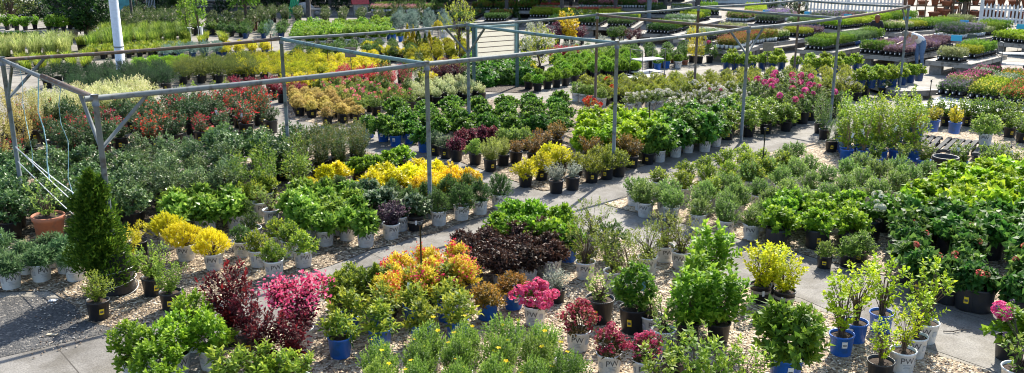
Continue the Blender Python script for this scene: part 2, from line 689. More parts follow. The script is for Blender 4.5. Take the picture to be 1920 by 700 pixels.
# ------------------------------------------------------------------ pots
M_WHITE = plain('white_pot_plastic', (0.74, 0.77, 0.80), .45, var=.06, scale=5, dirt=(.60, .60, .58))
M_BLACK = plain('black_pot_plastic', (0.016, 0.018, 0.024), .42, var=.3, dirt=(.03, .028, .026))
M_BLUE = plain('blue_pot_plastic', (0.018, 0.13, 0.56), .4, var=.12, dirt=(.03, .13, .42))
M_NAVY = plain('navy_pot_plastic', (0.02, 0.07, 0.22), .4, var=.12)
M_TERRA = plain('terracotta', (0.42, 0.155, 0.085), .75, var=.12, dirt=(.34, .15, .10))
M_LIME = plain('lime_pot_glaze', (0.42, 0.52, 0.03), .35)
M_SOIL = plain('potting_soil', (0.045, 0.028, 0.018), .95, var=.5, scale=60, bump=1.0)
M_INK = plain('black_print', (0.085, 0.085, 0.095), .5)
M_INKG = plain('grey_print', (0.42, 0.44, 0.47), .5)
M_TAGY = plain('yellow_sticker', (0.85, 0.62, 0.03), .5, var=.05)
M_TAGW = plain('white_tag', (0.80, 0.80, 0.80), .5, var=.05)
M_BAND = plain('tan_band', (0.34, 0.31, 0.27), .6)
M_TAGD = plain('dark_tag', (0.12, 0.02, 0.05), .5)
M_TAGB = plain('pale_blue_tag', (0.36, 0.60, 0.72), .5)

SIZES = {'S': (.090, .105, .19), 'M': (.110, .133, .250), 'L': (.140, .172, .31), 'T': (.075, .095, .15), 'X': (.17, .215, .50)}
POTS = {}


def font_mesh(text):
    cu = bpy.data.curves.new('lettering', 'FONT')
    cu.body = text
    cu.align_x = 'CENTER'
    o = bpy.data.objects.new('lettering', cu)
    COL.objects.link(o)
    dg = bpy.context.evaluated_depsgraph_get()
    me = o.evaluated_get(dg).to_mesh()
    V = [v.co.copy() for v in me.vertices]
    Fs = [tuple(p.vertices) for p in me.polygons]
    o.evaluated_get(dg).to_mesh_clear()
    bpy.data.objects.remove(o)
    bpy.data.curves.remove(cu)
    return V, Fs


PW = font_mesh('PW')


def pot_meshes(kind, size):
    key = (kind, size)
    if key in POTS:
        return POTS[key]
    rb, rt, h = SIZES[size]
    mat = {'white': M_WHITE, 'black': M_BLACK, 'blue': M_BLUE, 'band': M_BLACK, 'terra': M_TERRA, 'lime': M_LIME, 'navy': M_NAVY, 'bag': M_BLACK}[kind]
    m = MB()
    lip = .008 if kind != 'terra' else .02
    lh = .022 if kind != 'terra' else .07
    if kind == 'bag':
        prof = [(rb * 1.02, 0), (rb * 1.12, .02), (rb * 1.16, h * .5), (rt * 1.0, h * .9), (rt * 1.03, h), (rt * .97, h), (rt * .95, h - .05)]
        m.lathe(prof, 22, wob=.035)
    else:
        prof = [(rb - .006, 0), (rb, .006), (rt - (rt - rb) * .12, h - lh), (rt + lip * .6, h - lh + .001), (rt + lip, h - .004), (rt + lip * .7, h), (rt - .004, h), (rt - .008, h - .06)]
        m.lathe(prof, 24)
    pm = m.mesh('pot', mat)
    sm = MB()
    g = random.Random(5)
    sm.lathe([(rt - .006, h - .03), (rt * .6, h - .022), (rt * .3, h - .012), (.004, h - .01)], 14, close=False, wob=.02)
    soil = sm.mesh('soil', M_SOIL)
    pr = None

    def wrap(V, s, a0, z0):
        out = []
        for v in V:
            z = z0 + v.y * s
            rr = rb + (rt - rb) * z / h + .003
            a = a0 + v.x * s / rr
            out.append((rr * math.cos(a), rr * math.sin(a), z))
        return out

    def patch(mb, a0, wd, z0, z1, mi, off=.003):
        vs = []
        n = 5
        for k in range(n + 1):
            for z in (z0, z1):
                rr = rb + (rt - rb) * z / h + off
                a = a0 + (k / n - .5) * wd / rr
                vs.append((rr * math.cos(a), rr * math.sin(a), z))
        mb.add(vs, [(2 * k, 2 * k + 2, 2 * k + 3, 2 * k + 1) for k in range(n)], mi)

    p = MB()
    if kind == 'white':
        for q in range(3):
            a = q * 2.094
            p.add(wrap(PW[0], .096 * h / .25, a, h * .55), PW[1], 0)
            for i, (wd, zz) in enumerate(((.085, .47), (.06, .40), (.075, .33))):
                patch(p, a, wd, h * zz, h * zz + .007, 1)
            patch(p, a + 1.0, .055, h * .42, h * .68, 1)
        pr = p.mesh('lettering', [M_INK, M_INKG])
    elif kind in ('black', 'bag'):
        patch(p, .3, .055, h * .38, h * .66, 0, .012 if kind == 'bag' else .004)
        patch(p, .3, .04, h * .46, h * .56, 1, .0145 if kind == 'bag' else .006)
        pr = p.mesh('sticker', [M_TAGY, M_INK])
    elif kind in ('blue', 'navy'):
        patch(p, .3, .06, h * .5, h * .8, 0)
        patch(p, .3, .045, h * .6, h * .66, 1, .005)
        pr = p.mesh('sticker', [M_TAGW, M_INK])
    elif kind == 'band':
        n = 24
        vs = []
        for k in range(n):
            a = 6.2832 * k / n
            for z in (h * .58, h * .74):
                rr = rb + (rt - rb) * z / h + .004
                vs.append((rr * math.cos(a), rr * math.sin(a), z))
        p.add(vs, [(2 * k, (2 * k + 2) % (2 * n), (2 * k + 3) % (2 * n), 2 * k + 1) for k in range(n)], 0)
        patch(p, .3, .03, h * .5, h * .8, 1, .007)
        pr = p.mesh('label_band', [M_BAND, M_TAGW])
    POTS[key] = (pm, soil, pr, h)
    return POTS[key]


NPLANT = [0]
TAGM = {}


def tagmesh(col):
    if col not in TAGM:
        m = MB()
        m.box((0, 0, .05), (.055, .003, .11))
        m.box((0, 0, -.04), (.008, .003, .08))
        TAGM[col] = m.mesh('plant_tag', {'w': M_TAGW, 'd': M_TAGD, 'b': M_TAGB}[col])
    return TAGM[col]


def plant(key, pot, loc, label, group=None, size='M', near=True, sc=1.0, var=None, tagc=None, tilt=True, squash=None):
    s = SPEC[key]
    NPLANT[0] += 1
    var = rnd.randrange(s['variants']) if var is None else var
    fo, st, bl = built(key, var)
    t = thing(s['name'], label, s['cat'], loc, rnd.uniform(0, 6.28), group)
    t['kind'] = 'thing'
    z = 0.0
    # PW print etc. faces roughly the aisle the customers walk: turn the pot so one print looks at the front path
    if pot:
        pm, soil, pr, h = pot_meshes(pot, size)
        fac = -t.rotation_euler.z + math.atan2(-loc[1], -loc[0]) - .3 * (pot != 'white') + rnd.uniform(-.45, .45)
        po = put('pot', pm, t, rz=fac)
        if pr and (near or pot == 'white'):
            if pot in ('white', 'band') or rnd.random() < .62:
                put(pr.name.split('.')[0], pr, po)
        if near:
            put('soil', soil, t)
        z = h - .025
        if tilt and near:
            t.rotation_euler = (rnd.uniform(-.03, .03), rnd.uniform(-.03, .03), t.rotation_euler.z)
    k = sc * rnd.uniform(*s['vs'])
    fw, fh = (1.0, 1.0) if s['gen'] == 'spiral' or s['kw'].get('shape') in ('column', 'cone', 'tree') else (.98, .95)
    kk = (k * fw * rnd.uniform(.93, 1.07), k * fw * rnd.uniform(.93, 1.07), k * fh * rnd.uniform(.93, 1.06))
    put('foliage', fo, t, (0, 0, z), sc=kk)
    if st:
        put('stem', st, t, (0, 0, z), sc=kk)
    if bl:
        put('blossom', bl, t, (0, 0, z), sc=kk)
    if tagc:
        hh = SPEC[key]['kw'].get('h', .5)
        a = rnd.uniform(0, 6.28)
        o = put('plant_tag', tagmesh(tagc), t, (math.cos(a) * .1, math.sin(a) * .1, z + hh * rnd.uniform(.3, .6)))
        o.rotation_euler = (rnd.uniform(-.6, .2), rnd.uniform(-.5, .5), -t.rotation_euler.z + rnd.uniform(-.5, .5))
    return t


def order_name(i, n):
    if n == 1:
        return None
    if i == 0:
        return 'leftmost'
    if i == n - 1:
        return 'rightmost'
    if i >= n / 2 and n > 5:
        return ORD[n - 1 - i] + ' from the right'
    return ORD[i] + ' from the left'


def rows_name(j, n):
    if n == 1:
        return 'row'
    if j == 0:
        return 'front row'
    if j == n - 1:
        return 'back row'
    return ORD[j] + ' row'


def rows_txt(j, n):
    return '' if n == 1 else ', ' + rows_name(j, n)


def block(key, pot, quad, spc, desc, group, size='M', near=True, jit=.12, sc=1.0, where='', tags=0.0, skip=0.0, h0=0.0, mixk=None, maxn=None, raw=False):
    """plants set out in rows over a four-cornered patch: FL, FR, BR, BL in survey pixels"""
    q = [G(u, v, h0) for u, v in quad]
    sp = spc if hasattr(spc, '__len__') else (spc, spc)
    sp = (sp[0] * .95, sp[1] * .95)
    nu = max(1, round((((q[1] - q[0]).length + (q[2] - q[3]).length) / 2) / sp[0]) + 1)
    nv = max(1, round((((q[3] - q[0]).length + (q[2] - q[1]).length) / 2) / sp[1]) + 1)
    for j in range(nv):
        b = j / (nv - 1) if nv > 1 else 0
        row = []
        for i in range(nu):
            a = i / (nu - 1) if nu > 1 else 0
            if (i % 2 == 0 or j % 2) and rnd.random() < skip:
                continue
            p = (q[0] * (1 - a) + q[1] * a) * (1 - b) + (q[3] * (1 - a) + q[2] * a) * b
            p = p + Vector((rnd.uniform(-1, 1), rnd.uniform(-1, 1), 0)) * jit * min(sp)
            row.append(p)
        row.sort(key=lambda p: p.x / p.y)
        for i, p in enumerate(row):
            o = order_name(i, len(row)) or 'only one'
            lab = f"{desc}, {o}{rows_txt(j, nv)}{where}"
            plant(key if mixk is None or rnd.random() > .35 else mixk, pot, p, lab, group, size, near, sc, tagc=('w' if rnd.random() < tags else None))


def rowof(key, pot, pts, desc, group, size='M', near=True, sc=1.0, where='', tags=0.0, h0=0.0, sizes=None, tagcols='w'):
    """plants at single spots, named from left to right"""
    pts = sorted(pts)
    for i, p in enumerate(pts):
        o = order_name(i, len(pts))
        lab = f"{desc}{', ' + o if o else ''}{where}"
        plant(key, pot, G(p[0], p[1], h0), lab, group if len(pts) > 1 else None, size, near, sc * (p[2] if len(p) > 2 else 1.0),
              tagc=(rnd.choice(tagcols) if rnd.random() < tags else None))
# ------------------------------------------------------------------ what grows here
BR = ((.05, .135, .008), (.13, .29, .012), (.32, .50, .03))
MG = ((.035, .095, .008), (.08, .19, .013), (.19, .34, .03))
DG = ((.010, .036, .008), (.028, .078, .013), (.08, .17, .03))
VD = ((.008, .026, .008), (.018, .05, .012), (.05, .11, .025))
GG = ((.04, .075, .022), (.065, .125, .04), (.15, .24, .075))
SOFT = ((.04, .09, .03), (.09, .18, .055), (.20, .32, .09))
LIME = ((.16, .30, .006), (.34, .52, .010), (.55, .70, .03))
YEL = ((.50, .40, .008), (.78, .62, .010), (.88, .74, .03))
OLV = ((.06, .085, .010), (.13, .17, .016), (.26, .29, .025))

spec('sage', 'potted_sage', 'potted shrub', ((.04, .10, .035), (.10, .21, .07), (.22, .36, .13)), h=0.25, w=.46, shape='mound', shoots=95, per=10, ll=.085, lw=.016, sl=.10, up=.5, stems=5)
spec('twig', 'potted_deciduous_shrub', 'potted shrub', ((.12, .22, .03), (.22, .34, .05), (.36, .46, .09)), h=0.46, w=.62, shape='vase', shoots=44, per=6, ll=.045, lw=.024, sl=.10, stems=26, srad=.007)
spec('twig olive', 'potted_twiggy_azalea', 'potted shrub', ((.07, .11, .012), (.15, .20, .02), (.28, .31, .03)), h=0.55, w=.74, shape='vase', shoots=125, per=7, ll=.038, lw=.016, sl=.08, stems=34, srad=.006)
spec('spiral', 'spiral_topiary', 'topiary', ((.035, .09, .006), (.085, .18, .012), (.20, .29, .02)), variants=1, gen='spiral', h=1.22, w=.60, turns=3.4, stems=0, rough=.6, trans=.42)
spec('privet', 'potted_boxleaf_shrub', 'potted shrub', ((.08, .15, .015), (.19, .29, .025), (.36, .46, .05)), h=0.46, w=.58, shape='vase', shoots=130, per=9, ll=.034, lw=.019, sl=.12, stems=20)
spec('gold thread', 'potted_golden_conifer', 'potted shrub', ((.60, .50, .006), (.80, .73, .010), (.88, .82, .04)), h=0.33, w=.60, shape='round', shoots=330, per=15, ll=.038, lw=.009, sl=.085, up=.9, spread=(8, 45), stems=14, srad=.008, qpow=.65)
spec('hydrangea pale', 'potted_hydrangea', 'potted hydrangea', ((.06, .14, .012), (.14, .27, .02), (.34, .48, .06)), h=0.29, w=.52, shape='mound', shoots=62, per=7, ll=.11, lw=.055, sl=.12, up=.45, stems=8, rough=.36)
spec('abelia', 'potted_abelia', 'potted shrub', ((.07, .13, .010), (.18, .28, .018), (.46, .52, .035)), h=0.33, w=.50, shape='mound', shoots=110, per=9, ll=.042, lw=.022, sl=.11, up=.6, stems=10)
spec('purple smoke', 'potted_purple_loropetalum', 'potted shrub', ((.020, .014, .022), (.045, .028, .042), (.10, .055, .075)), h=0.3, w=.54, shape='vase', shoots=110, per=8, ll=.042, lw=.028, sl=.10, stems=12, stem_col='dark')
spec('deutzia', 'potted_caryopteris', 'potted shrub', ((.022, .06, .010), (.045, .11, .018), (.11, .20, .04)), h=0.36, w=.50, shape='mound', shoots=210, per=12, ll=.040, lw=.011, sl=.12, up=.9, spread=(10, 60), stems=6)
spec('variegated', 'potted_variegated_hydrangea', 'potted hydrangea', ((.03, .08, .02), (.08, .15, .05), (.55, .62, .42)), h=0.32, w=.52, shape='mound', shoots=52, per=7, ll=.095, lw=.055, sl=.10, stems=8, young=.55)
spec('choisya', 'potted_golden_choisya', 'potted shrub', ((.34, .38, .008), (.75, .66, .008), (.90, .80, .02)), h=0.3, w=.55, shape='mound', shoots=95, per=9, ll=.085, lw=.030, sl=.09, up=.7, stems=6, rough=.35)
spec('gold leaf', 'potted_golden_privet', 'potted shrub', ((.45, .36, .008), (.80, .58, .008), (.90, .72, .02)), h=.34, w=.60, shape='mound', shoots=120, per=9, ll=.045, lw=.026, sl=.08, stems=6)
spec('nandina', 'potted_bronze_nandina', 'potted shrub', ((.025, .06, .010), (.055, .115, .016), (.15, .13, .025)), h=.54, w=.56, shape='vase', shoots=130, per=10, ll=.045, lw=.015, sl=.14, up=.7, stems=12, young=.8)
spec('camellia', 'potted_camellia', 'potted camellia', ((.025, .07, .018), (.06, .13, .032), (.17, .27, .07)), h=0.46, w=.74, shape='round', shoots=130, per=9, ll=.062, lw=.033, sl=.12, stems=10, rough=.42, trans=.22, spc=.4, vs=(.75, 1.25))
spec('osmanthus', 'potted_osmanthus', 'potted shrub', ((.045, .09, .028), (.10, .17, .05), (.24, .34, .10)), h=0.42, w=.76, shape='mound', shoots=105, per=9, ll=.050, lw=.024, sl=.13, stems=10, rough=.45, trans=.28, spc=.35, youngs=(.9, .4, .65), vs=(.75, 1.25), jit=.45, lump=.4)
spec('bright shrub', 'potted_weigela', 'potted shrub', BR, h=0.42, w=.56, shape='round', shoots=100, per=11, ll=.056, lw=.032, sl=.13, up=.8, stems=8, young=.85, jit=.4, lump=.3)
spec('maroon', 'potted_maroon_weigela', 'potted shrub', ((.022, .004, .008), (.075, .006, .014), (.22, .015, .030)), h=0.56, w=.56, shape='vase', shoots=92, per=9, ll=.058, lw=.024, sl=.15, up=.6, stems=22, stem_col='dark')
spec('maroon pink', 'potted_pink_loropetalum', 'potted shrub', ((.022, .004, .008), (.06, .006, .014), (.20, .015, .035)), h=0.56, w=.68, shape='vase', shoots=108, per=9, ll=.055, lw=.024, sl=.15, up=.6, stems=22, stem_col='dark',
     fl=('froth', .75, .11, ((.52, .03, .12), (.78, .08, .22), (.92, .26, .38)), 22, .52), variants=2)
spec('tipped', 'potted_viburnum', 'potted shrub', ((.06, .12, .012), (.16, .27, .02), (.48, .56, .05)), h=0.32, w=.44, shape='vase', shoots=46, per=8, ll=.072, lw=.030, sl=.12, up=1.0, stems=12)
spec('bronze weigela', 'potted_bronze_weigela', 'potted shrub', ((.06, .13, .012), (.16, .25, .018), (.44, .46, .04)), h=0.32, w=.50, shape='mound', shoots=50, per=8, ll=.078, lw=.030, sl=.12, up=.9, stems=8, young=.8)
spec('dense olive', 'potted_dwarf_abelia', 'potted shrub', ((.04, .085, .008), (.12, .19, .012), (.32, .36, .02)), h=0.34, w=.46, shape='round', shoots=200, per=9, ll=.036, lw=.019, sl=.08, up=.7, stems=5)
spec('goldflame', 'potted_goldflame_spirea', 'potted spirea', ((.40, .36, .012), (.74, .60, .022), (.86, .74, .08)), h=0.33, w=.54, shape='mound', shoots=120, per=10, ll=.046, lw=.020, sl=.11, up=.7, stems=7,
     fl=('froth', .17, .085, ((.55, .02, .03), (.78, .05, .08), (.9, .22, .16)), 14, .35))
spec('ninebark', 'potted_dark_ninebark', 'potted ninebark', ((.016, .009, .007), (.045, .022, .016), (.12, .05, .028)), h=0.27, w=.56, shape='mound', shoots=130, per=10, ll=.062, lw=.026, sl=.12, up=.6, stems=6, stem_col='dark', rough=.5, spc=.25, trans=.22)
spec('ember spirea', 'potted_bronze_spirea', 'potted spirea', ((.07, .07, .010), (.24, .14, .018), (.50, .22, .03)), h=0.24, w=.52, shape='mound', shoots=140, per=9, ll=.042, lw=.018, sl=.10, up=.7, stems=8)
spec('pink azalea', 'potted_pink_azalea', 'potted azalea', MG, h=0.25, w=.46, shape='mound', shoots=80, per=6, ll=.04, lw=.018, sl=.07, stems=12,
     fl=('truss', .95, .095, ((.72, .04, .18), (.86, .10, .28), (.94, .28, .42)), 20, .25))
spec('potentilla', 'potted_potentilla', 'potted potentilla', ((.06, .13, .014), (.15, .27, .026), (.32, .46, .06)), h=0.44, w=.46, shape='round', shoots=240, per=13, ll=.030, lw=.012, sl=.15, up=1.1, spread=(10, 65), stems=8,
     fl=('flower', .022, .030, ((.80, .58, .005), (.88, .68, .01), (.92, .8, .03)), 5, .6))
spec('wine weigela', 'potted_wine_weigela', 'potted weigela', ((.04, .055, .012), (.09, .07, .02), (.20, .12, .04)), h=0.3, w=.46, shape='mound', shoots=90, per=7, ll=.045, lw=.02, sl=.08, stems=8,
     fl=('truss', .8, .060, ((.28, .012, .05), (.52, .035, .12), (.76, .20, .28)), 12, .2))
spec('green column', 'potted_green_viburnum', 'potted shrub', ((.03, .10, .010), (.07, .20, .015), (.20, .36, .03)), h=0.56, w=.50, shape='round', shoots=95, per=10, ll=.070, lw=.040, sl=.12, stems=9, jit=.4)
spec('lilac', 'potted_lilac', 'potted lilac', ((.06, .15, .010), (.15, .31, .016), (.34, .50, .035)), h=0.64, w=.60, shape='round', shoots=88, per=10, ll=.082, lw=.046, sl=.16, up=.6, stems=14, young=.75, lump=.38, jit=.4)
spec('big lilac', 'potted_broadleaf_lilac', 'potted lilac', ((.04, .11, .010), (.09, .22, .014), (.24, .40, .03)), h=0.55, w=.84, shape='round', shoots=115, per=10, ll=.098, lw=.056, sl=.17, up=.5, stems=14, variants=1, lump=.3, jit=.4)
spec('sparse light', 'potted_young_dogwood', 'potted shrub', ((.10, .20, .015), (.24, .38, .03), (.45, .55, .06)), h=0.5, w=.58, shape='vase', shoots=30, per=7, ll=.075, lw=.034, sl=.13, up=.9, stems=22, stem_col='dark')
spec('gold dogwood', 'potted_golden_ninebark', 'potted shrub', ((.26, .36, .008), (.60, .66, .010), (.80, .80, .03)), h=0.55, w=.58, shape='vase', shoots=95, per=8, ll=.050, lw=.030, sl=.13, up=.8, stems=24)
spec('leggy lime', 'potted_mock_orange', 'potted shrub', ((.18, .31, .008), (.42, .57, .012), (.66, .76, .03)), h=0.74, w=.62, shape='vase', shoots=50, per=6, ll=.06, lw=.036, sl=.13, up=.5, stems=32, srad=.007, qpow=.42)
spec('purple bud', 'potted_tree_peony', 'potted shrub', ((.08, .16, .015), (.18, .30, .03), (.40, .46, .08)), h=.72, w=.80, shape='vase', shoots=40, per=6, ll=.065, lw=.028, sl=.13, stems=26, stem_col='dark',
     fl=('truss', .3, .055, ((.03, .015, .05), (.06, .03, .10), (.12, .07, .16)), 12, .3), variants=1)
spec('hydrangea dark', 'potted_big_leaf_hydrangea', 'potted hydrangea', ((.018, .072, .010), (.05, .15, .016), (.16, .31, .035)), h=0.34, w=.66, shape='mound', shoots=62, per=8, ll=.125, lw=.082, sl=.11, up=.35, stems=8, rough=.52, spc=.3, curl=.1, droop=.22)
spec('hydrangea lime', 'potted_lime_hydrangea', 'potted hydrangea', ((.09, .21, .008), (.23, .42, .012), (.46, .62, .03)), h=0.36, w=.66, shape='mound', shoots=62, per=8, ll=.12, lw=.078, sl=.11, up=.4, stems=8, rough=.52, spc=.3, droop=.22)
spec('hydrangea bud', 'potted_budding_hydrangea', 'potted hydrangea', ((.015, .062, .010), (.04, .125, .016), (.14, .25, .04)), h=0.27, w=.54, shape='mound', shoots=56, per=8, ll=.115, lw=.075, sl=.10, up=.35, stems=8, rough=.52, spc=.3,
     fl=('truss', .03, .085, ((.55, .05, .06), (.72, .14, .12), (.76, .34, .18)), 22, .55))
spec('hydrangea pink', 'potted_pink_hydrangea', 'potted hydrangea', BR, h=.42, w=.52, shape='mound', shoots=40, per=8, ll=.11, lw=.07, sl=.10, stems=6,
     fl=('truss', .16, .19, ((.62, .03, .22), (.82, .09, .36), (.92, .28, .52)), 60, .5), variants=1)
spec('hydrangea white', 'potted_white_hydrangea', 'potted hydrangea', MG, h=0.42, w=.54, shape='vase', shoots=44, per=7, ll=.10, lw=.06, sl=.12, stems=10,
     fl=('truss', .22, .12, ((.74, .74, .50), (.84, .84, .64), (.88, .88, .76)), 46, .6), variants=1)
spec('mophead', 'potted_green_hydrangea', 'potted hydrangea', ((.05, .14, .008), (.12, .28, .012), (.32, .50, .03)), h=0.33, w=.62, shape='mound', shoots=90, per=9, ll=.075, lw=.046, sl=.11, up=.6, stems=8)
spec('blue mist', 'potted_blue_mist_shrub', 'potted shrub', ((.06, .125, .022), (.14, .245, .042), (.29, .42, .08)), h=0.29, w=.43, shape='round', shoots=150, per=10, ll=.040, lw=.014, sl=.11, up=.9, spread=(12, 65), stems=10)
spec('tall stake', 'staked_climber', 'climbing plant', ((.08, .18, .010), (.20, .33, .015), (.44, .54, .03)), h=0.92, w=.40, shape='column', shoots=66, per=8, ll=.055, lw=.026, sl=.12, up=.3, stems=12, stem_col='tan', srad=.008)
spec('feathery column', 'potted_column_juniper', 'potted conifer', ((.04, .10, .014), (.09, .19, .025), (.2, .33, .05)), h=.70, w=.32, shape='column', shoots=130, per=9, ll=.04, lw=.012, sl=.12, up=1.4, stems=0)
spec('rose green', 'potted_blueberry', 'potted shrub', ((.05, .11, .012), (.12, .22, .02), (.30, .38, .04)), h=0.4, w=.56, shape='vase', shoots=80, per=8, ll=.048, lw=.022, sl=.13, stems=16)
spec('gold berry', 'potted_golden_barberry_bush', 'potted shrub', ((.30, .32, .01), (.55, .50, .014), (.75, .62, .03)), h=0.42, w=.50, shape='vase', shoots=70, per=8, ll=.045, lw=.024, sl=.12, stems=16)
# middle distance
spec('photinia', 'potted_photinia', 'potted photinia', variants=4, cols=((.03, .075, .022), (.075, .13, .04), (.58, .02, .035)), h=0.42, w=.70, shape='vase', shoots=105, per=9, ll=.058, lw=.024, sl=.15, up=.7, stems=12, rough=.45, young=.55, spc=.32, lump=.45, ramp=(.60, .74), jit=.45, youngs=(.75, .35, .60, .2), vs=(.7, 1.3))
spec('cream willow', 'potted_variegated_willow', 'potted shrub', ((.22, .29, .07), (.50, .52, .17), (.80, .76, .46)), h=0.55, w=.80, shape='vase', shoots=150, per=10, ll=.06, lw=.018, sl=.2, up=.9, stems=10)
spec('gold tall', 'tall_golden_barberry', 'potted shrub', ((.17, .17, .03), (.40, .33, .07), (.62, .52, .16)), h=0.95, w=.80, shape='vase', shoots=130, per=10, ll=.045, lw=.02, sl=.2, up=.8, stems=14)
spec('juniper dark', 'potted_spreading_yew', 'potted conifer', ((.008, .026, .010), (.018, .050, .016), (.05, .11, .03)), h=0.45, w=.80, shape='mound', shoots=160, per=13, ll=.035, lw=.011, sl=.16, up=.3, spread=(15, 50), stems=0)
spec('pale grass', 'potted_silver_grass', 'ornamental grass', ((.18, .24, .05), (.34, .42, .10), (.56, .58, .22)), gen='grass', h=.72, w=.70, n=150, lw=.016, stems=0, trans=.5)
spec('green grass', 'potted_green_grass', 'ornamental grass', ((.08, .16, .015), (.18, .28, .03), (.34, .42, .06)), gen='grass', h=.68, w=.70, n=150, lw=.016, stems=0, trans=.5)
spec('low grass', 'potted_low_grass', 'ornamental grass', ((.12, .21, .012), (.25, .34, .02), (.44, .47, .05)), gen='grass', h=.34, w=.55, n=120, lw=.016, stems=0, trans=.5)
spec('juniper green', 'potted_green_juniper', 'potted conifer', ((.06, .16, .006), (.15, .33, .010), (.30, .50, .02)), h=.26, w=.66, shape='mound', shoots=120, per=11, ll=.04, lw=.014, sl=.12, up=.4, spread=(12, 45), stems=0)
spec('juniper olive', 'potted_olive_juniper', 'potted conifer', ((.045, .07, .012), (.095, .135, .020), (.22, .25, .035)), h=0.42, w=1.05, shape='mound', shoots=140, per=12, ll=.045, lw=.014, sl=.2, up=.1, spread=(12, 45), stems=0, lump=.35)
spec('juniper gold', 'potted_gold_juniper', 'potted conifer', ((.10, .14, .006), (.28, .31, .010), (.66, .58, .015)), h=0.32, w=1.05, shape='mound', shoots=140, per=12, ll=.045, lw=.014, sl=.18, up=.15, spread=(12, 45), stems=0, lump=.35)
spec('juniper blue', 'potted_blue_juniper', 'potted conifer', ((.05, .11, .085), (.12, .22, .17), (.25, .36, .28)), h=.30, w=.62, shape='mound', shoots=110, per=11, ll=.04, lw=.013, sl=.12, up=.4, spread=(12, 50), stems=0)
spec('barberry red', 'potted_red_barberry', 'potted barberry', ((.05, .006, .012), (.14, .014, .026), (.34, .035, .06)), h=0.3, w=.52, shape='vase', shoots=110, per=8, ll=.045, lw=.018, sl=.13, up=.6, stems=6, stem_col='dark')
spec('barberry bright', 'potted_crimson_barberry', 'potted barberry', ((.16, .008, .016), (.42, .018, .034), (.62, .05, .08)), h=0.38, w=.50, shape='vase', shoots=100, per=8, ll=.05, lw=.02, sl=.15, up=1.0, stems=0)
spec('gold mound', 'potted_gold_mound_shrub', 'potted shrub', ((.26, .27, .006), (.54, .50, .010), (.80, .68, .02)), h=0.26, w=.48, shape='mound', shoots=110, per=9, ll=.045, lw=.02, sl=.09, up=.7, stems=3)
spec('gold upright', 'potted_gold_euonymus', 'potted shrub', ((.36, .36, .006), (.66, .60, .010), (.84, .72, .02)), h=0.32, w=.42, shape='vase', shoots=80, per=9, ll=.05, lw=.022, sl=.14, up=1.2, stems=0)
spec('tan spirea', 'potted_tan_spirea', 'potted spirea', ((.24, .20, .03), (.50, .38, .08), (.72, .54, .15)), h=0.24, w=.44, shape='mound', shoots=120, per=9, ll=.036, lw=.017, sl=.08, up=.7, stems=3)
spec('azalea rose', 'potted_coral_azalea', 'potted azalea', ((.06, .12, .018), (.15, .23, .03), (.30, .38, .05)), h=0.3, w=.52, shape='mound', shoots=90, per=8, ll=.042, lw=.02, sl=.10, stems=4,
     fl=('truss', .07, .08, ((.62, .04, .07), (.80, .12, .17), (.9, .35, .36)), 14, .5))
spec('azalea olive', 'potted_bronze_azalea', 'potted azalea', ((.065, .10, .010), (.18, .23, .016), (.40, .42, .03)), h=0.28, w=.54, shape='mound', shoots=120, per=8, ll=.040, lw=.018, sl=.09, up=.6, stems=3)
spec('azalea bronze', 'potted_copper_leaf_azalea', 'potted azalea', ((.06, .055, .012), (.17, .11, .02), (.34, .17, .03)), h=0.36, w=.54, shape='vase', shoots=110, per=8, ll=.042, lw=.019, sl=.11, up=.6, stems=10)
spec('white spirea', 'potted_variegated_euonymus', 'potted shrub', ((.14, .20, .05), (.36, .42, .14), (.66, .66, .34)), h=0.26, w=.42, shape='vase', shoots=90, per=9, ll=.045, lw=.016, sl=.13, up=1.0, stems=3)
spec('blue hydrangea', 'potted_bush_hydrangea', 'potted hydrangea', ((.022, .075, .010), (.055, .15, .015), (.16, .30, .03)), h=0.32, w=.66, shape='mound', shoots=80, per=8, ll=.088, lw=.055, sl=.11, up=.4, stems=4, rough=.5)
spec('grey shrub', 'potted_grey_green_azalea', 'potted azalea', ((.04, .07, .03), (.09, .14, .06), (.24, .30, .15)), h=0.28, w=.48, shape='mound', shoots=100, per=8, ll=.040, lw=.017, sl=.10, stems=6)
spec('purple heuchera', 'potted_burgundy_pieris', 'potted shrub', ((.05, .010, .018), (.12, .020, .036), (.24, .05, .07)), h=0.26, w=.46, shape='mound', shoots=90, per=8, ll=.05, lw=.026, sl=.09, stems=4, stem_col='dark')
spec('soft green', 'potted_soft_green_pieris', 'potted shrub', ((.06, .13, .018), (.15, .27, .03), (.34, .46, .07)), h=0.32, w=.50, shape='mound', shoots=100, per=9, ll=.048, lw=.018, sl=.11, stems=5)
spec('straw shrub', 'potted_straw_cryptomeria', 'potted shrub', ((.12, .15, .02), (.25, .29, .04), (.42, .44, .08)), h=0.38, w=.54, shape='vase', shoots=180, per=12, ll=.04, lw=.011, sl=.14, up=.7, stems=6)
spec('rhodo', 'potted_rhododendron', 'potted rhododendron', ((.055, .12, .016), (.14, .24, .024), (.34, .46, .05)), h=0.42, w=.58, shape='mound', shoots=70, per=9, ll=.085, lw=.030, sl=.08, up=.5, stems=5, rough=.36)
spec('rhodo pink', 'potted_blooming_rhododendron', 'potted rhododendron', ((.035, .08, .018), (.08, .14, .026), (.20, .28, .05)), h=0.46, w=.62, shape='mound', shoots=64, per=8, ll=.08, lw=.028, sl=.08, stems=5,
     fl=('truss', .055, .14, ((.48, .03, .14), (.74, .07, .26), (.88, .24, .42)), 34, .55))
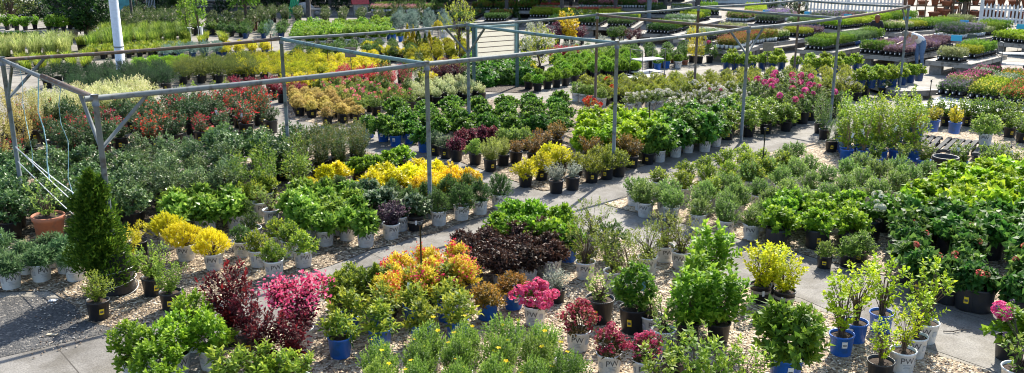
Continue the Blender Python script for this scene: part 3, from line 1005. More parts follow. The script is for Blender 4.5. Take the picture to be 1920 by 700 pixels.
spec('rhodo white', 'potted_pale_azalea', 'potted azalea', ((.05, .09, .02), (.12, .18, .03), (.26, .32, .06)), h=0.28, w=.52, shape='mound', shoots=90, per=7, ll=.045, lw=.019, sl=.08, stems=4,
     fl=('truss', .25, .07, ((.60, .55, .46), (.74, .70, .60), (.84, .8, .72)), 14, .4))
spec('rhodo orange', 'potted_orange_azalea', 'potted azalea', OLV, h=.40, w=.44, shape='mound', shoots=60, per=7, ll=.045, lw=.019, sl=.08, stems=6, variants=1,
     fl=('truss', .4, .10, ((.70, .06, .02), (.85, .12, .03), (.92, .3, .06)), 20, .5))
spec('lime hydrangea', 'potted_chartreuse_hydrangea', 'potted hydrangea', ((.09, .20, .006), (.22, .38, .010), (.44, .58, .03)), h=0.52, w=.72, shape='round', shoots=90, per=8, ll=.10, lw=.062, sl=.13, stems=6, droop=.25, rough=.5)
spec('deep hydrangea', 'potted_oakleaf_hydrangea', 'potted hydrangea', ((.02, .07, .010), (.05, .15, .014), (.17, .32, .03)), h=0.55, w=.74, shape='round', shoots=100, per=8, ll=.115, lw=.072, sl=.14, stems=6, droop=.28, rough=.5)
spec('dwarf conifer', 'potted_dwarf_arborvitae', 'potted conifer', ((.05, .13, .008), (.12, .27, .013), (.25, .43, .025)), h=0.28, w=.42, shape='round', shoots=190, per=9, ll=.04, lw=.016, sl=.08, up=.9, spread=(10, 50), stems=0)
spec('gold globe', 'potted_gold_arborvitae', 'potted conifer', ((.11, .13, .006), (.25, .26, .010), (.52, .46, .015)), h=0.32, w=.46, shape='round', shoots=190, per=9, ll=.04, lw=.016, sl=.08, up=.9, spread=(10, 50), stems=0)
spec('dark globe', 'potted_boxwood', 'potted boxwood', ((.02, .055, .008), (.05, .11, .012), (.11, .20, .022)), h=0.34, w=.46, shape='round', shoots=200, per=9, ll=.03, lw=.017, sl=.06, stems=0)
spec('gold cone', 'potted_gold_cone_conifer', 'potted conifer', ((.17, .15, .006), (.40, .32, .008), (.65, .5, .015)), h=.85, w=.52, shape='cone', shoots=260, per=9, ll=.045, lw=.018, sl=.1, up=.9, spread=(10, 50), stems=0)
spec('dark cone', 'potted_green_cone_conifer', 'potted conifer', ((.02, .05, .008), (.045, .10, .012), (.10, .18, .022)), h=.90, w=.50, shape='cone', shoots=260, per=9, ll=.045, lw=.018, sl=.1, up=.9, spread=(10, 50), stems=0)
spec('dark column', 'potted_column_holly', 'potted shrub', ((.02, .05, .010), (.05, .11, .015), (.12, .22, .03)), h=.92, w=.34, shape='column', shoots=180, per=9, ll=.04, lw=.02, sl=.1, up=.6, stems=0)
spec('gold column', 'potted_gold_column_yew', 'potted conifer', ((.30, .28, .010), (.58, .50, .015), (.80, .66, .03)), h=1.15, w=.42, shape='column', shoots=220, per=9, ll=.045, lw=.018, sl=.12, up=1.2, stems=0)
spec('topiary', 'ball_topiary', 'topiary', ((.02, .06, .008), (.045, .12, .012), (.10, .20, .02)), h=0.36, w=.46, shape='round', shoots=220, per=8, ll=.03, lw=.018, sl=.05, stems=0, lump=.03)
spec('hosta', 'hosta_plant', 'hosta', ((.02, .07, .010), (.05, .15, .014), (.12, .26, .03)), h=.42, w=.80, shape='mound', shoots=46, per=7, ll=.20, lw=.085, sl=.06, up=.4, stems=0, z0=.0, droop=.3)
spec('blue fruit', 'potted_compact_rhododendron', 'potted rhododendron', ((.07, .15, .010), (.17, .29, .016), (.38, .50, .04)), h=0.3, w=.50, shape='mound', shoots=70, per=8, ll=.075, lw=.036, sl=.08, stems=0)
spec('white pot hydrangea', 'potted_panicle_hydrangea', 'potted hydrangea', ((.06, .15, .010), (.14, .29, .018), (.32, .48, .04)), h=0.5, w=.70, shape='vase', shoots=90, per=8, ll=.09, lw=.05, sl=.14, stems=4)
spec('dark block', 'potted_evergreen_azalea', 'potted azalea', ((.02, .06, .014), (.05, .12, .022), (.13, .23, .04)), h=0.36, w=.64, shape='mound', shoots=90, per=8, ll=.06, lw=.028, sl=.12, stems=0)
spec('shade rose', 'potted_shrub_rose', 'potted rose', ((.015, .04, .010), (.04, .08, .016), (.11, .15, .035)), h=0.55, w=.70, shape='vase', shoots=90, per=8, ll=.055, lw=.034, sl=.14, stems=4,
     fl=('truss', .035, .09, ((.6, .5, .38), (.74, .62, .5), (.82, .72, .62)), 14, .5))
spec('shade dark', 'shaded_evergreen_shrub', 'shrub', ((.008, .026, .008), (.020, .055, .014), (.05, .11, .03)), h=1.3, w=1.1, shape='round', shoots=150, per=8, ll=.09, lw=.05, sl=.18, stems=5)
spec('blue standard', 'grafted_blue_spruce', 'small conifer', ((.05, .10, .085), (.11, .19, .15), (.2, .3, .24)), h=.62, w=.62, shape='mound', shoots=120, per=10, ll=.05, lw=.018, sl=.1, stems=0)
spec('white plume', 'potted_flowering_astilbe', 'potted perennial', ((.10, .15, .04), (.22, .28, .08), (.45, .48, .2)), h=.7, w=.4, shape='column', shoots=90, per=8, ll=.05, lw=.02, sl=.12, up=1.2, stems=0,
     fl=('froth', .5, .10, ((.6, .6, .5), (.72, .72, .62), (.8, .8, .7)), 14, .3))
spec('orange tree', 'potted_golden_smoke_tree', 'small tree', ((.35, .28, .01), (.66, .50, .015), (.8, .62, .03)), h=1.2, w=.9, shape='vase', shoots=90, per=8, ll=.09, lw=.06, sl=.16, stems=12)
spec('burgundy', 'potted_burgundy_barberry', 'potted barberry', ((.03, .008, .014), (.08, .016, .026), (.16, .035, .05)), h=.50, w=.62, shape='vase', shoots=100, per=8, ll=.05, lw=.02, sl=.15, stems=0)
spec('grey dust', 'potted_silver_spirea', 'potted shrub', ((.12, .15, .11), (.25, .28, .21), (.46, .48, .38)), h=0.33, w=.44, shape='vase', shoots=90, per=8, ll=.04, lw=.014, sl=.12, stems=8)
spec('evergreen tree', 'holly_tree', 'tree', ((.008, .030, .008), (.022, .062, .012), (.06, .13, .022)), h=4.2, w=2.9, shape='tree', shoots=700, per=11, ll=.16, lw=.085, sl=.4, stems=16, srad=.04, z0=.1, variants=1, lump=.25)
spec('white flowering', 'dogwood_tree', 'tree', ((.05, .09, .02), (.12, .19, .04), (.25, .32, .09)), h=3.4, w=3.2, shape='round', shoots=330, per=9, ll=.13, lw=.07, sl=.35, stems=14, srad=.03, z0=.2, variants=1,
     fl=('flower', .6, .13, ((.6, .6, .5), (.72, .72, .62), (.8, .8, .72)), 5, .2))
spec('weeping', 'weeping_cherry_tree', 'tree', ((.04, .12, .010), (.10, .24, .018), (.20, .38, .03)), h=2.2, w=2.0, shape='mound', shoots=260, per=12, ll=.11, lw=.05, sl=.5, up=-.9, stems=10, srad=.02, z0=.1, variants=1)
spec('slim tree', 'young_maple_tree', 'tree', ((.06, .15, .010), (.15, .30, .018), (.32, .46, .04)), h=1.7, w=.75, shape='column', shoots=90, per=9, ll=.09, lw=.05, sl=.2, stems=8, srad=.012, z0=.1, variants=2)
spec('red tree', 'purple_maple_tree', 'tree', ((.018, .005, .008), (.045, .010, .014), (.10, .02, .03)), h=3.0, w=3.0, shape='round', shoots=300, per=9, ll=.13, lw=.08, sl=.35, stems=12, srad=.03, z0=.2, variants=1)
spec('serviceberry', 'serviceberry_tree', 'tree', ((.14, .18, .012), (.30, .33, .02), (.5, .5, .05)), h=1.5, w=1.5, shape='round', shoots=130, per=9, ll=.07, lw=.035, sl=.25, stems=12, srad=.014, z0=.1, variants=1)


# ------------------------------------------------------------------ planting plan, nearest beds first
# -- bed in front of the path
rowof('bright shrub', 'white', [(256, 712), (334, 700), (368, 655), (398, 690), (296, 745)], 'bright green leafy shrub in white pot beside the gravel path', 'bright green shrubs at the path corner', 'M', sc=1.05)
rowof('maroon', 'black', [(440, 644, 1.2), (470, 664, 1.0), (500, 704, 1.0), (556, 706, .9)], 'dark maroon leaved shrub in black pot', 'maroon shrubs beside the path')
rowof('maroon pink', 'white', [(568, 652, 1.28)], 'maroon shrub covered with hot pink flowers in a stained white pot', None, 'M', tags=1)
rowof('tipped', 'white', [(432, 752), (484, 745), (524, 756), (562, 750)], 'yellow tipped green shrub below the maroon shrubs', 'yellow tipped shrubs below the maroon ones')
block('bronze weigela', 'blue', [(645, 668), (850, 632), (838, 572), (650, 588)], .46, 'bronze tipped green shrub in blue pot', 'weigelas in blue pots', 'M', tags=.35, where='')
rowof('dense olive', 'black', [(640, 596), (662, 574), (698, 582), (722, 578)], 'round dense olive green shrub beside the path edge', 'round olive shrubs')
block('goldflame', 'black', [(735, 590), (868, 566), (858, 530), (752, 552)], .40, 'yellow and red goldflame spirea in black pot', 'goldflame spireas')
block('ninebark', 'white', [(886, 540), (1038, 520), (1016, 470), (872, 494)], .46, 'blackish brown leaved ninebark', 'dark ninebarks by the path', 'M', jit=.18)
rowof('ember spirea', 'blue', [(914, 598), (962, 578)], 'bronze orange spirea in blue pot behind yellow potentilla', 'bronze spireas in blue pots', 'M')
rowof('pink azalea', 'white', [(1003, 608, .95)], 'low hot pink azalea in white pot beside bronze spireas', None)
rowof('grey dust', 'black', [(1044, 567)], 'sparse pale yellowish shrub in small black pot on gravel', None, 'S')
rows = [[(712, 790), (785, 784), (858, 786), (930, 780), (1003, 786), (1062, 772)], [(716, 748), (790, 744), (862, 740), (936, 736), (1008, 740)], [(800, 712), (874, 706), (948, 702), (1020, 708)]]
for i, rr in enumerate(rows):
    rowof('potentilla', 'white', rr, 'feathery green potentilla with yellow flowers', 'yellow flowered potentillas', 'M', where=' in the ' + ['front row', 'second row', 'back row'][i])
rowof('wine weigela', 'white', [(1083, 656), (1142, 700), (1208, 712)], 'wine pink flowering shrub in white pot', 'wine pink weigelas', 'M', tags=.8)
rowof('twig', 'black', [(1123, 603)], 'nearly bare twiggy shrub in large black pot on gravel', None, 'L', sc=.95)
rowof('green column', 'black', [(1188, 622)], 'dense upright green shrub with pale blue tag in black pot', None, 'L', sc=1.0, tags=1, tagcols='b')
rowof('twig', 'white', [(1243, 655), (1222, 628)], 'sparse twiggy shrub in white pot below the upright green shrub', 'sparse shrubs in white pots', 'M', sc=.8)
rowof('twig olive', 'white', [(1097, 522), (1150, 540), (1214, 512), (1276, 502), (1245, 490), (1110, 470), (1180, 555)], 'twiggy olive leaved shrub in white pot', 'twiggy azaleas in white pots', 'M')
rowof('mophead', 'blue', [(942, 470), (987, 474), (1032, 478), (1064, 490), (1000, 446), (1052, 450), (960, 442)], 'bright leafy green shrub in blue pot beside dark ninebarks', 'leafy green shrubs by the path', 'M', sc=1.0)
rowof('dark globe', 'black', [(1146, 488, 1.1)], 'small round dark green bush among twiggy azaleas', None, 'S')
rowof('lilac', 'black', [(1330, 552, 1.05), (1288, 640), (1346, 640, 1.0), (1300, 600)], 'light green broad leaved shrub beside the upright green shrub', 'light green lilacs', 'M')
rowof('sparse light', 'black', [(1262, 715), (1300, 745), (1345, 760), (1235, 765), (1390, 765)], 'thin young shrub with pale leaves', 'thin young shrubs along the lower edge', 'M')
rowof('big lilac', 'blue', [(1470, 718)], 'large bushy green shrub in blue pot standing on gravel', None, 'L')
rowof('gold dogwood', 'band', [(1425, 566), (1450, 548, .9), (1468, 578)], 'yellow green shrub in black pot with tan band', 'yellow green shrubs in banded pots', 'M', tags=.5, tagcols='d')
rowof('leggy lime', 'blue', [(1576, 664, 1.05), (1602, 640, .95), (1650, 622, .95)], 'leggy lime green shrub in bright blue pot', 'mock oranges in blue pots', 'M')
rowof('leggy lime', 'white', [(1690, 696, .75), (1712, 668, .8), (1733, 640, .95)], 'leggy lime green shrub in white pot', 'mock oranges in white pots', 'M')
rowof('leggy lime', 'black', [(1648, 716, .7)], 'low lime green shrub in black pot below the blue pots', None, 'M')
rowof('purple bud', 'white', [(1905, 742)], 'arching thorny shrub with dark purple buds in the photo corner', None, 'L')
# -- hydrangea bed right of the cross path
block('hydrangea bud', 'bag', [(1722, 556), (1905, 596), (1925, 512), (1690, 480)], .60, 'budding hydrangea in black bag', 'budding hydrangeas by the cross path', 'L', skip=.08)
rowof('hydrangea bud', 'bag', [(1776, 566), (1834, 582)], 'budding hydrangea with orange buds standing on the path edge', 'hydrangeas on the path edge', 'L')
block('hydrangea dark', 'bag', [(1705, 470), (1925, 496), (1935, 452), (1690, 445)], .62, 'dark big leaf hydrangea', 'dark hydrangeas', 'L')
block('hydrangea lime', 'bag', [(1700, 432), (1935, 440), (1925, 362), (1785, 374)], .62, 'lime green big leaf hydrangea', 'lime green hydrangeas', 'L')
rowof('hydrangea pink', 'black', [(1886, 672), (1946, 690)], 'hydrangea with magenta pink flower heads beside the cross path', 'pink hydrangeas', 'M')
rowof('hydrangea white', 'bag', [(1628, 448, .85), (1652, 432, .8)], 'hydrangea with creamy white flower heads in black bag', 'white flowered hydrangeas', 'L')
block('mophead', 'bag', [(1450, 462), (1600, 470), (1590, 425), (1475, 425)], .55, 'leafy bright green hydrangea in black bag', 'bright green hydrangeas right of the lilac', 'L')
rowof('soft green', 'black', [(1545, 502, .7), (1588, 500, .9), (1612, 492, .9)], 'small soft green shrub at the cross path', 'small plants at the cross path', 'S')
# -- white pot block
block('blue mist', 'white', [(1202, 404), (1412, 450), (1440, 412), (1190, 384)], (.56, .62), 'soft green mist shrub in white pot', 'soft green shrubs in white pots', 'M', where=' by the crossing', sc=1.1)
block('blue mist', 'white', [(1330, 402), (1560, 424), (1740, 354), (1490, 318)], (.64, .70), 'soft green mist shrub', 'soft green shrubs in the big block', 'M', sc=1.18, where=' of the big block', skip=.10)
block('abelia', 'white', [(1235, 366), (1335, 390), (1470, 338), (1395, 322)], (.6, .64), 'light green leafy shrub in white pot', 'light green leafy shrubs by the back path', 'M', skip=.05)
rowof('grey dust', 'black', [(1258, 424)], 'tiny pale plant in small black pot with yellow sticker', None, 'T', sc=.6)
rowof('feathery column', 'black', [(1545, 262), (1536, 250), (1558, 285, .7), (1575, 270)], 'slim feathery green conifer beside the staked climbers', 'slim conifers')
block('tall stake', 'blue', [(1585, 302), (1712, 302), (1706, 270), (1578, 275)], .44, 'tall staked green climber in blue pot', 'staked climbers', 'M', where='', tags=.3)
rowof('rose green', 'blue', [(1640, 318), (1690, 320), (1730, 322), (1800, 326), (1850, 330), (1900, 334), (1650, 304), (1868, 320)], 'green blueberry bush in blue pot beside the black benches', 'blueberry bushes by the benches', 'M', tags=.4)
rowof('rose green', 'black', [(1790, 240, 1.2), (1830, 240, 1.3), (1870, 242, 1.3), (1905, 246, 1.3), (1750, 236, 1.2), (1915, 268, 1.2), (1892, 258, 1.2), (1732, 240), (1772, 236, 1.2), (1812, 236, 1.2), (1850, 238, 1.2), (1888, 244, 1.3), (1720, 250, .9)], 'green blueberry bush in black pot behind the black benches', 'blueberry bushes behind the benches', 'M')
# -- main bed left of the cross path
rowof('sage', 'white', [(22, 540), (79, 526), (52, 512), (104, 500), (126, 511), (143, 525), (-8, 522), (3, 495)], 'narrow leaved sage green shrub in white printed pot', 'sage green shrubs beside the terracotta pot', 'M', tags=.2)
rowof('twig', 'terra', [(97, 462)], 'large terracotta pot with a sparse twiggy shrub', None, 'X', sc=1.15)
rowof('spiral', 'black', [(196, 552)], 'tall dark green spiral topiary beside the frame post', None, 'L')
rowof('privet', 'black', [(186, 598, .9), (288, 553, 1.1), (323, 581)], 'light green small leaved shrub in black pot on gravel', 'boxleaf shrubs at the frame post', 'M', sc=.92)
rowof('gold thread', 'white', [(320, 466), (350, 488), (403, 505)], 'bright golden yellow conifer in white printed pot', 'golden conifers in white pots', 'M')
rowof('gold berry', 'black', [(246, 508, .8), (262, 482, .7)], 'thin golden leaved shrub in black pot beside the topiary', 'thin golden shrubs', 'M')
rowof('abelia', 'white', [(486, 499), (515, 518), (569, 500), (545, 480, .9), (520, 470, .9)], 'yellow green leafy shrub in white printed pot by the path', 'abelias in white pots by the path', 'M')
rowof('dark globe', 'white', [(455, 481, .8), (465, 428, .8), (475, 455, .7)], 'small dark green bush in white pot beside golden conifers', 'small dark bushes', 'M')
rowof('hydrangea pale', 'white', [(686, 462), (651, 450), (611, 460), (586, 448), (565, 437), (552, 424), (634, 440)], 'pale green leafy hydrangea in white printed pot near the path', 'pale green hydrangeas in white pots', 'M')
block('hydrangea pale', 'white', [(575, 425), (672, 425), (650, 395), (565, 400)], .5, 'pale green leafy hydrangea behind the printed pots', 'pale green hydrangeas further back', 'M')
rowof('twig', 'white', [(510, 420), (490, 405)], 'sparse shrub in white pot among the green hydrangeas', 'sparse shrubs in the main bed', 'M', sc=.8)
block('hydrangea pale', 'white', [(330, 445), (440, 428), (430, 402), (335, 412)], .52, 'pale green leafy hydrangea behind golden conifers', 'pale green hydrangeas behind golden conifers', 'M')
rowof('purple smoke', 'white', [(733, 447), (752, 432, .9)], 'dark purple shrub in white printed pot', 'dark purple shrubs', 'M')
rowof('variegated', 'band', [(779, 432), (700, 415), (728, 410), (690, 392)], 'white edged variegated hydrangea beside the purple shrub', 'variegated hydrangeas', 'M')
rowof('deutzia', 'white', [(823, 422), (865, 412), (900, 401), (935, 390)], 'dark fine leaved shrub in white pot along the path', 'dark fine leaved shrubs along the path', 'M', sc=1.08)
rowof('deutzia', 'black', [(735, 396), (770, 412), (802, 400), (842, 392), (876, 384), (640, 388), (668, 402), (612, 395)], 'dark fine leaved shrub behind the path row', 'dark fine leaved shrubs further back', 'M', sc=.95)
rowof('choisya', 'black', [(702, 378), (738, 372), (768, 362), (800, 372), (815, 356), (784, 350), (722, 358)], 'bright yellow large leaved shrub', 'yellow choisyas', 'M', sc=1.05)
rowof('choisya', 'black', [(612, 358), (635, 352), (580, 378, .8)], 'bright yellow leaved shrub beside dark green shrubs', 'yellow choisyas beside dark shrubs', 'M', sc=.9)
rowof('gold leaf', 'black', [(790, 390), (822, 384), (850, 376), (880, 372), (845, 366), (805, 378)], 'low golden yellow shrub behind the dark path row', 'low golden shrubs', 'M')
rowof('mophead', 'black', [(700, 338), (730, 330), (755, 322), (672, 342)], 'leafy green shrub behind the yellow shrubs', 'leafy green shrubs behind the choisyas', 'M', sc=.9)
block('nandina', 'black', [(562, 340), (676, 320), (668, 288), (570, 302)], .42, 'dark bronze tipped shrub', 'bronze tipped shrubs', 'M')
rowof('camellia', 'black', [(530, 338, 1.25), (556, 322, 1.1), (512, 320, 1.0)], 'tall glossy dark camellia beside a frame post', 'tall camellias beside the frame post', 'M')
block('camellia', 'black', [(-60, 458), (250, 432), (232, 350), (-40, 356)], (.60, .62), 'glossy dark green camellia', 'camellias around the ropes', 'L', where=' near the ropes')
block('osmanthus', 'black', [(255, 412), (430, 392), (415, 316), (262, 326)], (.52, .54), 'grey green glossy leaved shrub', 'grey green glossy shrubs', 'L', skip=.1)
block('rose green', 'black', [(445, 390), (562, 376), (552, 322), (430, 336)], (.50, .54), 'loose mid green shrub', 'loose green shrubs', 'L', sc=1.15)
block('camellia', 'black', [(430, 330), (552, 316), (550, 302), (420, 310)], (.60, .54), 'dark glossy shrub behind the loose green ones', 'dark glossy shrubs', 'L')
rowof('abelia', 'white', [(478, 398), (500, 385), (455, 402), (440, 388)], 'light yellow green shrub among grey green glossy shrubs', 'light abelias among the osmanthus', 'M', sc=1.1)
# -- photinia bed
block('photinia', 'black', [(138, 308), (505, 250), (470, 207), (60, 254)], (.62, .62), 'red tipped photinia in black pot', 'red tipped photinias', 'L', tags=.05, skip=.12)
rowof('photinia', 'black', [(30, 312, .7), (62, 300, .7), (10, 302, .6), (22, 330, .6)], 'low red tipped photinia behind the corner post', 'low photinias behind the post', 'M')
rowof('azalea rose', 'lime', [(399, 276)], 'coral flowering azalea in lime green pot', None, 'M', sc=.75)
rowof('tall stake', 'black', [(368, 205, .55), (405, 204, .6), (430, 204, .55), (345, 208, .5)], 'dark green vine behind the red photinias', 'vines behind the photinias')
block('cream willow', 'black', [(70, 262), (275, 222), (262, 200), (80, 228)], .6, 'creamy yellow variegated willow', 'creamy yellow willows', 'L')
rowof('gold tall', 'black', [(6, 325), (45, 300), (18, 275), (64, 268), (30, 250), (-30, 300)], 'tall golden tan barberry around the corner post', 'tall golden barberries', 'L')
block('juniper dark', 'black', [(150, 188), (315, 172), (298, 145), (140, 155)], .58, 'dark spreading yew beside the white pole', 'dark yews beside the white pole', 'M')
rowof('juniper dark', 'black', [(90, 165), (110, 158), (125, 150)], 'dark spreading yew behind the willows', 'dark yews behind the willows')
# -- left back
block('low grass', 'black', [(50, 138), (165, 132), (158, 116), (40, 122)], .5, 'low yellow green grass clump', 'low yellow green grasses', 'S', near=False)
block('pale grass', 'black', [(-20, 118), (122, 112), (130, 96), (-20, 102)], .55, 'pale silvery grass clump', 'pale silvery grasses', 'M', near=False)
block('green grass', 'black', [(172, 100), (350, 90), (342, 70), (205, 75)], .62, 'fresh green grass clump', 'fresh green grasses', 'M', near=False)
block('low grass', 'black', [(170, 112), (330, 103), (345, 92), (180, 102)], .5, 'low golden grass clump under the green grasses', 'low golden grasses', 'S', near=False)
rowof('juniper green', 'black', [(10, 85), (30, 82), (48, 85)], 'low bright green juniper behind pale grasses', 'green junipers behind the grasses', near=False, sc=1.4)
rowof('green grass', 'black', [(152, 95), (162, 95)], 'green grass clump in black square pot', 'grass clumps by the bench', near=False, sc=.8)
block('juniper green', 'black', [(268, 148), (348, 142), (342, 122), (262, 128)], .5, 'bright green low juniper', 'bright green low junipers', 'S', near=False)
block('juniper olive', 'black', [(345, 158), (470, 152), (462, 130), (352, 138)], .60, 'arching olive green juniper', 'arching olive junipers', 'M', near=False)
block('juniper gold', 'black', [(462, 152), (600, 152), (590, 118), (452, 122)], .62, 'arching golden juniper', 'arching golden junipers', 'M', near=False)
block('juniper blue', 'navy', [(310, 110), (412, 106), (405, 96), (318, 100)], .5, 'low blue green juniper', 'low blue junipers', 'S', near=False)
block('gold mound', 'navy', [(422, 106), (500, 102), (495, 94), (430, 97)], .6, 'low golden shrub behind the blue junipers', 'golden shrubs behind the blue junipers', 'S', near=False)
block('low grass', 'black', [(380, 88), (420, 86), (416, 76), (385, 78)], .8, 'light green leafy clump behind blue junipers', 'light green clumps', 'S', near=False)
block('barberry red', 'black', [(450, 197), (562, 190), (540, 172), (438, 178)], .56, 'dark red barberry in black pot', 'dark red barberries', 'M')
block('gold mound', 'black', [(545, 180), (602, 178), (588, 160), (535, 165)], .5, 'round golden yellow shrub beside red barberries', 'golden mounds beside the barberries', 'M', near=False)
block('gold mound', 'black', [(600, 150), (712, 140), (700, 118), (600, 125)], .46, 'round golden yellow shrub in the middle block', 'golden mounds of the middle block', 'M', near=False)
block('dark globe', 'black', [(555, 122), (612, 120), (608, 108), (560, 110)], .65, 'round dark boxwood beside the golden junipers', 'dark boxwoods by the aisle', 'M', near=False)
block('gold upright', 'black', [(618, 162), (728, 152), (720, 140), (622, 148)], .5, 'upright yellow euonymus', 'upright yellow euonymus row', 'S', near=False)
block('barberry bright', 'black', [(632, 172), (765, 172), (752, 155), (650, 156)], .52, 'crimson barberry behind the azaleas', 'crimson barberries', 'M', near=False)
rowof('dark column', 'navy', [(724, 186), (763, 190), (785, 176)], 'dark green column holly beside crimson barberries', 'column hollies')
block('tan spirea', 'black', [(562, 218), (672, 230), (640, 192), (548, 190)], .46, 'tan leaved spirea in black pot', 'tan spireas', 'M')
rowof('tan spirea', 'black', [(614, 235), (645, 231)], 'tan leaved spirea standing before its block', 'tan spireas before the block')
block('azalea rose', 'black', [(678, 220), (768, 208), (705, 172), (602, 180)], .55, 'coral pink flowered azalea', 'coral azaleas', 'M')
block('white spirea', 'black', [(790, 200), (902, 190), (862, 168), (770, 178)], .46, 'cream variegated euonymus in black pot', 'cream variegated euonymus block', 'M', near=False)
rowof('burgundy', 'black', [(820, 160), (842, 158), (864, 158), (832, 148), (855, 146)], 'burgundy barberry behind cream euonymus', 'burgundy barberries', near=False)
block('gold mound', 'black', [(768, 142), (895, 138), (880, 126), (775, 128)], .55, 'golden yellow mound under the board', 'golden mounds under the board', 'S', near=False)
rowof('gold upright', 'black', [(792, 165), (808, 168)], 'yellow euonymus behind the cream ones', 'yellow euonymus pair', near=False)
# -- middle bed
rowof('blue hydrangea', 'blue', [(692, 258), (719, 265), (742, 274), (795, 285)], 'dark leafy hydrangea in blue pot on the concrete edge', 'hydrangeas in blue pots on the edge', 'M')
block('blue hydrangea', 'blue', [(775, 268), (1050, 262), (1045, 212), (745, 226)], .66, 'dark leafy rounded bush', 'dark leafy bushes', 'M')
rowof('grey shrub', 'black', [(817, 291), (836, 297), (800, 283)], 'grey green azalea in black pot by the aisle', 'grey green azaleas')
rowof('purple heuchera', 'black', [(856, 302), (885, 280), (905, 276), (925, 276), (868, 284)], 'burgundy leaved shrub in black pot', 'burgundy shrub row', 'M')
rowof('soft green', 'black', [(891, 309), (945, 288), (985, 282), (965, 285)], 'soft green shrub in black pot', 'soft green shrub row', 'M')
rowof('straw shrub', 'black', [(919, 321, 1.05), (943, 311, .9)], 'straw green feathery bush in black pot', 'straw green shrubs', 'M')
rowof('azalea bronze', 'black', [(967, 306, .8), (1000, 308), (1044, 282, 1.1), (1018, 292)], 'copper leaved azalea in black pot', 'copper leaved azaleas', 'M')
rowof('gold mound', 'black', [(985, 350, 1.35), (1015, 338, 1.3), (1050, 328, 1.35), (1034, 316, 1.25)], 'golden yellow mound shrub on the gravel', 'golden mounds on the gravel', 'M')
rowof('grey dust', 'black', [(1043, 362, 1.1), (1073, 356, 1.0)], 'silver green shrub in black pot at the crossing', 'silver shrubs at the crossing', 'M')
rowof('azalea olive', 'black', [(1109, 342, 1.1), (1137, 336, 1.1), (1160, 331), (1080, 330), (1120, 322), (1145, 318)], 'olive bronze azalea in black pot along the path', 'olive azaleas along the path', 'M')
rowof('azalea bronze', 'black', [(1184, 315, 1.1), (1165, 310, 1.1), (1105, 312)], 'copper red azalea in black pot before lime hydrangeas', 'copper azaleas before the hydrangeas', 'M')
rowof('soft green', 'black', [(1214, 308, .7)], 'small light green shrub in black pot beside oakleaf hydrangeas', None, 'M')
block('lime hydrangea', 'white', [(1100, 302), (1225, 298), (1245, 258), (1105, 262)], .66, 'chartreuse leaved hydrangea', 'chartreuse hydrangeas', 'M')
rowof('deep hydrangea', 'white', [(1236, 303), (1266, 294), (1289, 286), (1321, 284), (1341, 274)], 'large leaved green hydrangea in white pot along the path', 'oakleaf hydrangeas along the path', 'M')
block('deep hydrangea', 'white', [(1250, 282), (1320, 268), (1360, 246), (1255, 256)], .66, 'large leaved green hydrangea behind the path row', 'oakleaf hydrangeas further back', 'M')
block('rhodo', 'black', [(1362, 262), (1475, 246), (1482, 220), (1372, 228)], .56, 'plain green rhododendron', 'plain green rhododendrons', 'M')
block('rhodo pink', 'black', [(1480, 236), (1545, 222), (1500, 182), (1395, 198)], .62, 'rhododendron with magenta pink flower heads', 'blooming rhododendrons', 'L')
rowof('rhodo pink', 'black', [(1325, 210, .8), (1352, 206, .7)], 'low bright pink rhododendron beside pale azaleas', 'low pink rhododendrons')
rowof('soft green', 'white', [(1080, 190), (1094, 192), (1108, 194), (1128, 200)], 'light green shrub in white pot by the wide aisle', 'light green shrub in white pots', 'M')
rowof('rhodo orange', 'black', [(1106, 232, 1.1)], 'azalea with vivid orange flower heads', None)
rowof('rhodo orange', 'black', [(1150, 190, .8), (1142, 176, .8)], 'azalea with scarlet flower heads beside the white pots', 'scarlet azaleas', 'S')
rowof('rhodo white', 'white', [(1180, 212), (1195, 208), (1217, 208), (1233, 206), (1250, 202), (1270, 206), (1290, 210), (1305, 205), (1262, 218), (1285, 222)], 'azalea with creamy white flowers', 'creamy white azaleas', 'M')
block('azalea olive', 'black', [(1140, 196), (1400, 186), (1390, 156), (1095, 172)], .58, 'olive green azalea', 'olive azaleas of the wide block', 'M', near=False)
rowof('rhodo white', 'white', [(1320, 190), (1340, 188), (1366, 186), (1300, 186)], 'pale azalea in white pot in the wide block', 'pale azaleas in the wide block', near=False)
block('rhodo white', 'black', [(1330, 222), (1480, 202), (1480, 182), (1320, 200)], .62, 'pale flowered azalea around the pink rhododendrons', 'pale azaleas around the rhododendrons', 'M', near=False)
block('azalea olive', 'black', [(1420, 190), (1600, 188), (1580, 150), (1410, 158)], .6, 'yellowish olive azalea', 'yellowish azaleas before the benches', 'M', near=False, sc=1.1)
rowof('rhodo white', 'black', [(1600, 186), (1622, 180), (1640, 172), (1590, 176), (1655, 180)], 'white flowering azalea beside the low bench', 'white azaleas beside the low bench', near=False)
rowof('dark globe', 'black', [(1560, 222, 1.2), (1575, 214, 1.1)], 'dark round bush beside the blooming rhododendrons', 'dark bushes by the rhododendrons')
